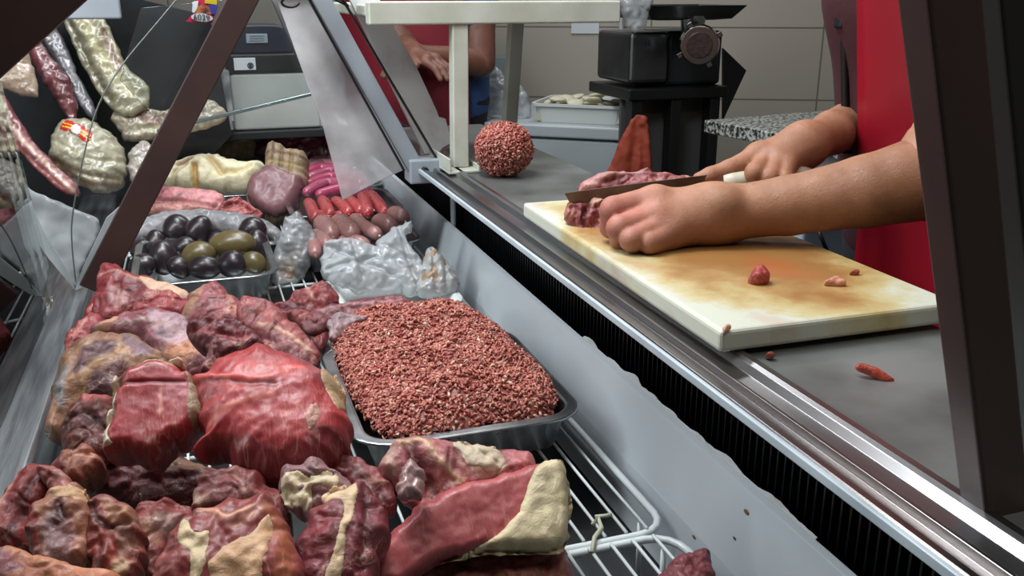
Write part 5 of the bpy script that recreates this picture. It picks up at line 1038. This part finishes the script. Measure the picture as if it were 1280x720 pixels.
def Ltint(v):
    out = []; a = np.array(lin('#9a6c50')); b = np.array(lin('#a9685a')); c = np.array(lin('#87573a'))
    kx = np.array(P_(775, 275, .965))
    for p in v:
        k = math.exp(-((np.linalg.norm(p-kx)/.05)**2)); m_ = max(0, min(1, (p[0]-.55)/.15)); q = a*(1-m_)+c*m_; out.append(tuple(q*(1-k)+b*k))
    return out
def bounds(caps, pad):
    P = np.array([p for c_ in caps for p in (c_[0], c_[1])]); return P.min(0)-pad, P.max(0)+pad
allL = Lp+Larm+[x for f_ in Lf_ for x in f_]; lo1, hi1 = bounds(allL, .055)
# butcher's right hand: index finger stretched along the knife spine
rw = Gp(1004, 182, 1.11); re = Gp(1200, 95, 1.50)
Rp = [(rw, P_(955, 193, 1.105), .0225, .016), (rw, P_(968, 198, 1.09), .0225, .017), (rw, P_(980, 206, 1.08), .021, .016)]
Rf_ = [[(P_(950, 194, 1.10), P_(912, 212, 1.085), .0150, .0120), (P_(912, 212, 1.085), P_(888, 220, 1.08), .0118, .0102), (P_(888, 220, 1.08), P_(874, 224, 1.08), .0100, .0082)],
       [(P_(960, 200, 1.09), P_(944, 216, 1.065), .013, .0115), (P_(944, 216, 1.065), P_(956, 228, 1.075), .0115, .010)],
       [(P_(972, 203, 1.08), P_(962, 222, 1.06), .0125, .011), (P_(962, 222, 1.06), P_(972, 230, 1.072), .011, .0095)],
       [(P_(984, 208, 1.072), P_(980, 224, 1.06), .0115, .010), (P_(980, 224, 1.06), P_(988, 230, 1.072), .010, .009)],
       [(P_(985, 190, 1.12), P_(950, 212, 1.13), .015, .012), (P_(950, 212, 1.13), P_(925, 222, 1.12), .0115, .010)]]
m1 = Gp(1040, 166, 1.16); m2 = Gp(1078, 150, 1.26)
Rarm = [(rw, m1, .0235, .0265), (m1, m2, .0275, .0345), (m2, re, .0345, .044)]
knk = [(P_(945, 192, 1.095), P_(947, 193, 1.095), .0125, .0125)]
def Rfn(P):
    d = add_group(Rp, .012)(P); d = smin(d, add_group(Rarm, .006)(P), .02); d = smin(d, add_group(knk, .01)(P), .01); fs = None
    for fg in Rf_:
        e = add_group(fg, .004)(P); fs = e if fs is None else smin(fs, e, .0018)
    return smin(d, fs, .007)+.0006*np.sin(P[:, 0]*60)*np.sin(P[:, 1]*75)*np.sin(P[:, 2]*65)
allR = Rp+Rarm+[x for f_ in Rf_ for x in f_]; lo2, hi2 = bounds(allR, .055)
M_apr = mat('red_vinyl_apron', '#980a20', .42, col2='#84091c', scale=4, coat=.1)
M_mar = mat('maroon_shirt', '#3a0f16', .75, bump=.2, bscale=90)
bt, J = person('butcher', 'person in a red apron and maroon shirt slicing beef with a knife on the board', (.967, .908), (-.97, -.25, 0), .085, 1.72,
    [(el, wr, .048, .031), (re, rw, .046, .029)], [(Lfn, lo1, hi1, .0021, Ltint), (Rfn, lo2, hi2, .0023, lambda v: [lin('#94644a')]*len(v))], M_mar, mat('dark_trousers', '#1c1c20', .8), M_apr, (-22, 80), '#3a332e', '#a2735a')
Fb, Lb = J['f'], J['l']
def on_torso(deg, z, k=1.0):
    t_ = max(0, (z-J['pel'].z)/(J['sh'].z-J['pel'].z)); a_ = math.radians(deg); return J['cx']+Fb*.085*t_+Fb*(.158*k*math.cos(a_))+Lb*(.226*k*math.sin(a_))+Vector((0, 0, z))
tube('apron_strap', [on_torso(-36, z, .955) for z in (1.02, 1.08, 1.14, 1.20, 1.26)], .006, M_black, bt)
q = on_torso(-36, 1.185, .97); box('strap_buckle', (q.x-.008, q.y-.008, q.z-.008), (q.x+.008, q.y+.008, q.z+.008), M_black, bt, .003)
# second worker behind the shelf stand
e1 = Gp(600, 78, 2.55); w1 = Gp(528, 70, 2.42); e2 = Gp(505, 60, 2.5); w2 = Gp(520, 72, 2.36)
def hand2(w, d, n_):
    d = Vector(d).normalized(); s_ = d.cross(Vector((0, 0, 1))).normalized(); c_ = [(w, w+d*.05+s_*.015, .024, .02), (w, w+d*.05-s_*.015, .024, .02)]
    for k, (o_, L_) in enumerate(((.027, .075), (.009, .085), (-.009, .08), (-.027, .065))): c_ += [(w+d*.055+s_*o_, w+d*(.055+L_*.5)+s_*o_-Vector((0, 0, .012)), .0095, .0085), (w+d*(.055+L_*.5)+s_*o_-Vector((0, 0, .012)), w+d*(.055+L_*.75)+s_*o_-Vector((0, 0, .035)), .0085, .0075)]
    c_ += [(w+d*.01+s_*.02, w+d*.05+s_*.05-Vector((0, 0, .01)), .012, .010)]
    return c_
h1_ = hand2(w1, (-.9, -.4, -.1), 0); h2_ = hand2(w2, (.5, -.8, -.1), 0); caps2 = [(e1, w1, .042, .028), (e2, w2, .042, .028)]
def f2n(P): return smin(add_group(caps2, .01)(P), smin(add_group(h1_, .004)(P), add_group(h2_, .004)(P), .002), .006)
lo3, hi3 = bounds(caps2+h1_+h2_, .05)
person('shop_worker', 'person in a red apron and blue shirt with folded forearms behind the raised shelf', (.63, 2.68), (-.45, -.9, 0), .02, 1.70, [(e2, w2, .042, .028), (e1, w1, .042, .028)] if False else [(e1, w1, .042, .028), (e2, w2, .042, .028)], [(f2n, lo3, hi3, .0045, lambda v: [lin('#70483a')]*len(v))],
    mat('blue_shirt', '#2c4f86', .75, bump=.2, bscale=70), mat('black_trousers', '#141417', .8), mat('red_cloth_apron', '#7c1024', .65, col2='#680c1c', scale=6), (-70, 45), '#2a2422', '#70483a')
# near end post of the case
pt = bar('end_post', Yp(1160, -140, .35), Yp(1262, 800, .35), .030, .02, M_brown, case)
bar('end_post_side', Yp(1245, -140, .375), Yp(1335, 800, .375), .036, .03, mat('near_black', '#191a19', .5), case)

for px, py, r_, lb in ((933, 640, .0022, 'brown crumb stuck on the white panel'), (918, 673, .0014, 'tiny dark crumb on the panel below the brown one'), (867, 671, .0015, 'tiny dark crumb on the panel near the rack corner')):
    bm = bmesh.new(); bmesh.ops.create_icosphere(bm, subdivisions=2, radius=r_)
    for v in bm.verts: v.co = Vector((v.co.x*.4, v.co.y*1.8, v.co.z))*(1+.3*noise.noise(v.co*900))
    X_ = .40
    for _ in range(5): z_ = Xp(px, py, X_).z; X_ = .397+(z_-.745)*.0140/.073
    o = from_bm('crumb', bm, mat('crumb_brown', '#7a5238', .7)); o.location = Xp(px, py, X_-.0003); tagp(o, lb, 'crumb')
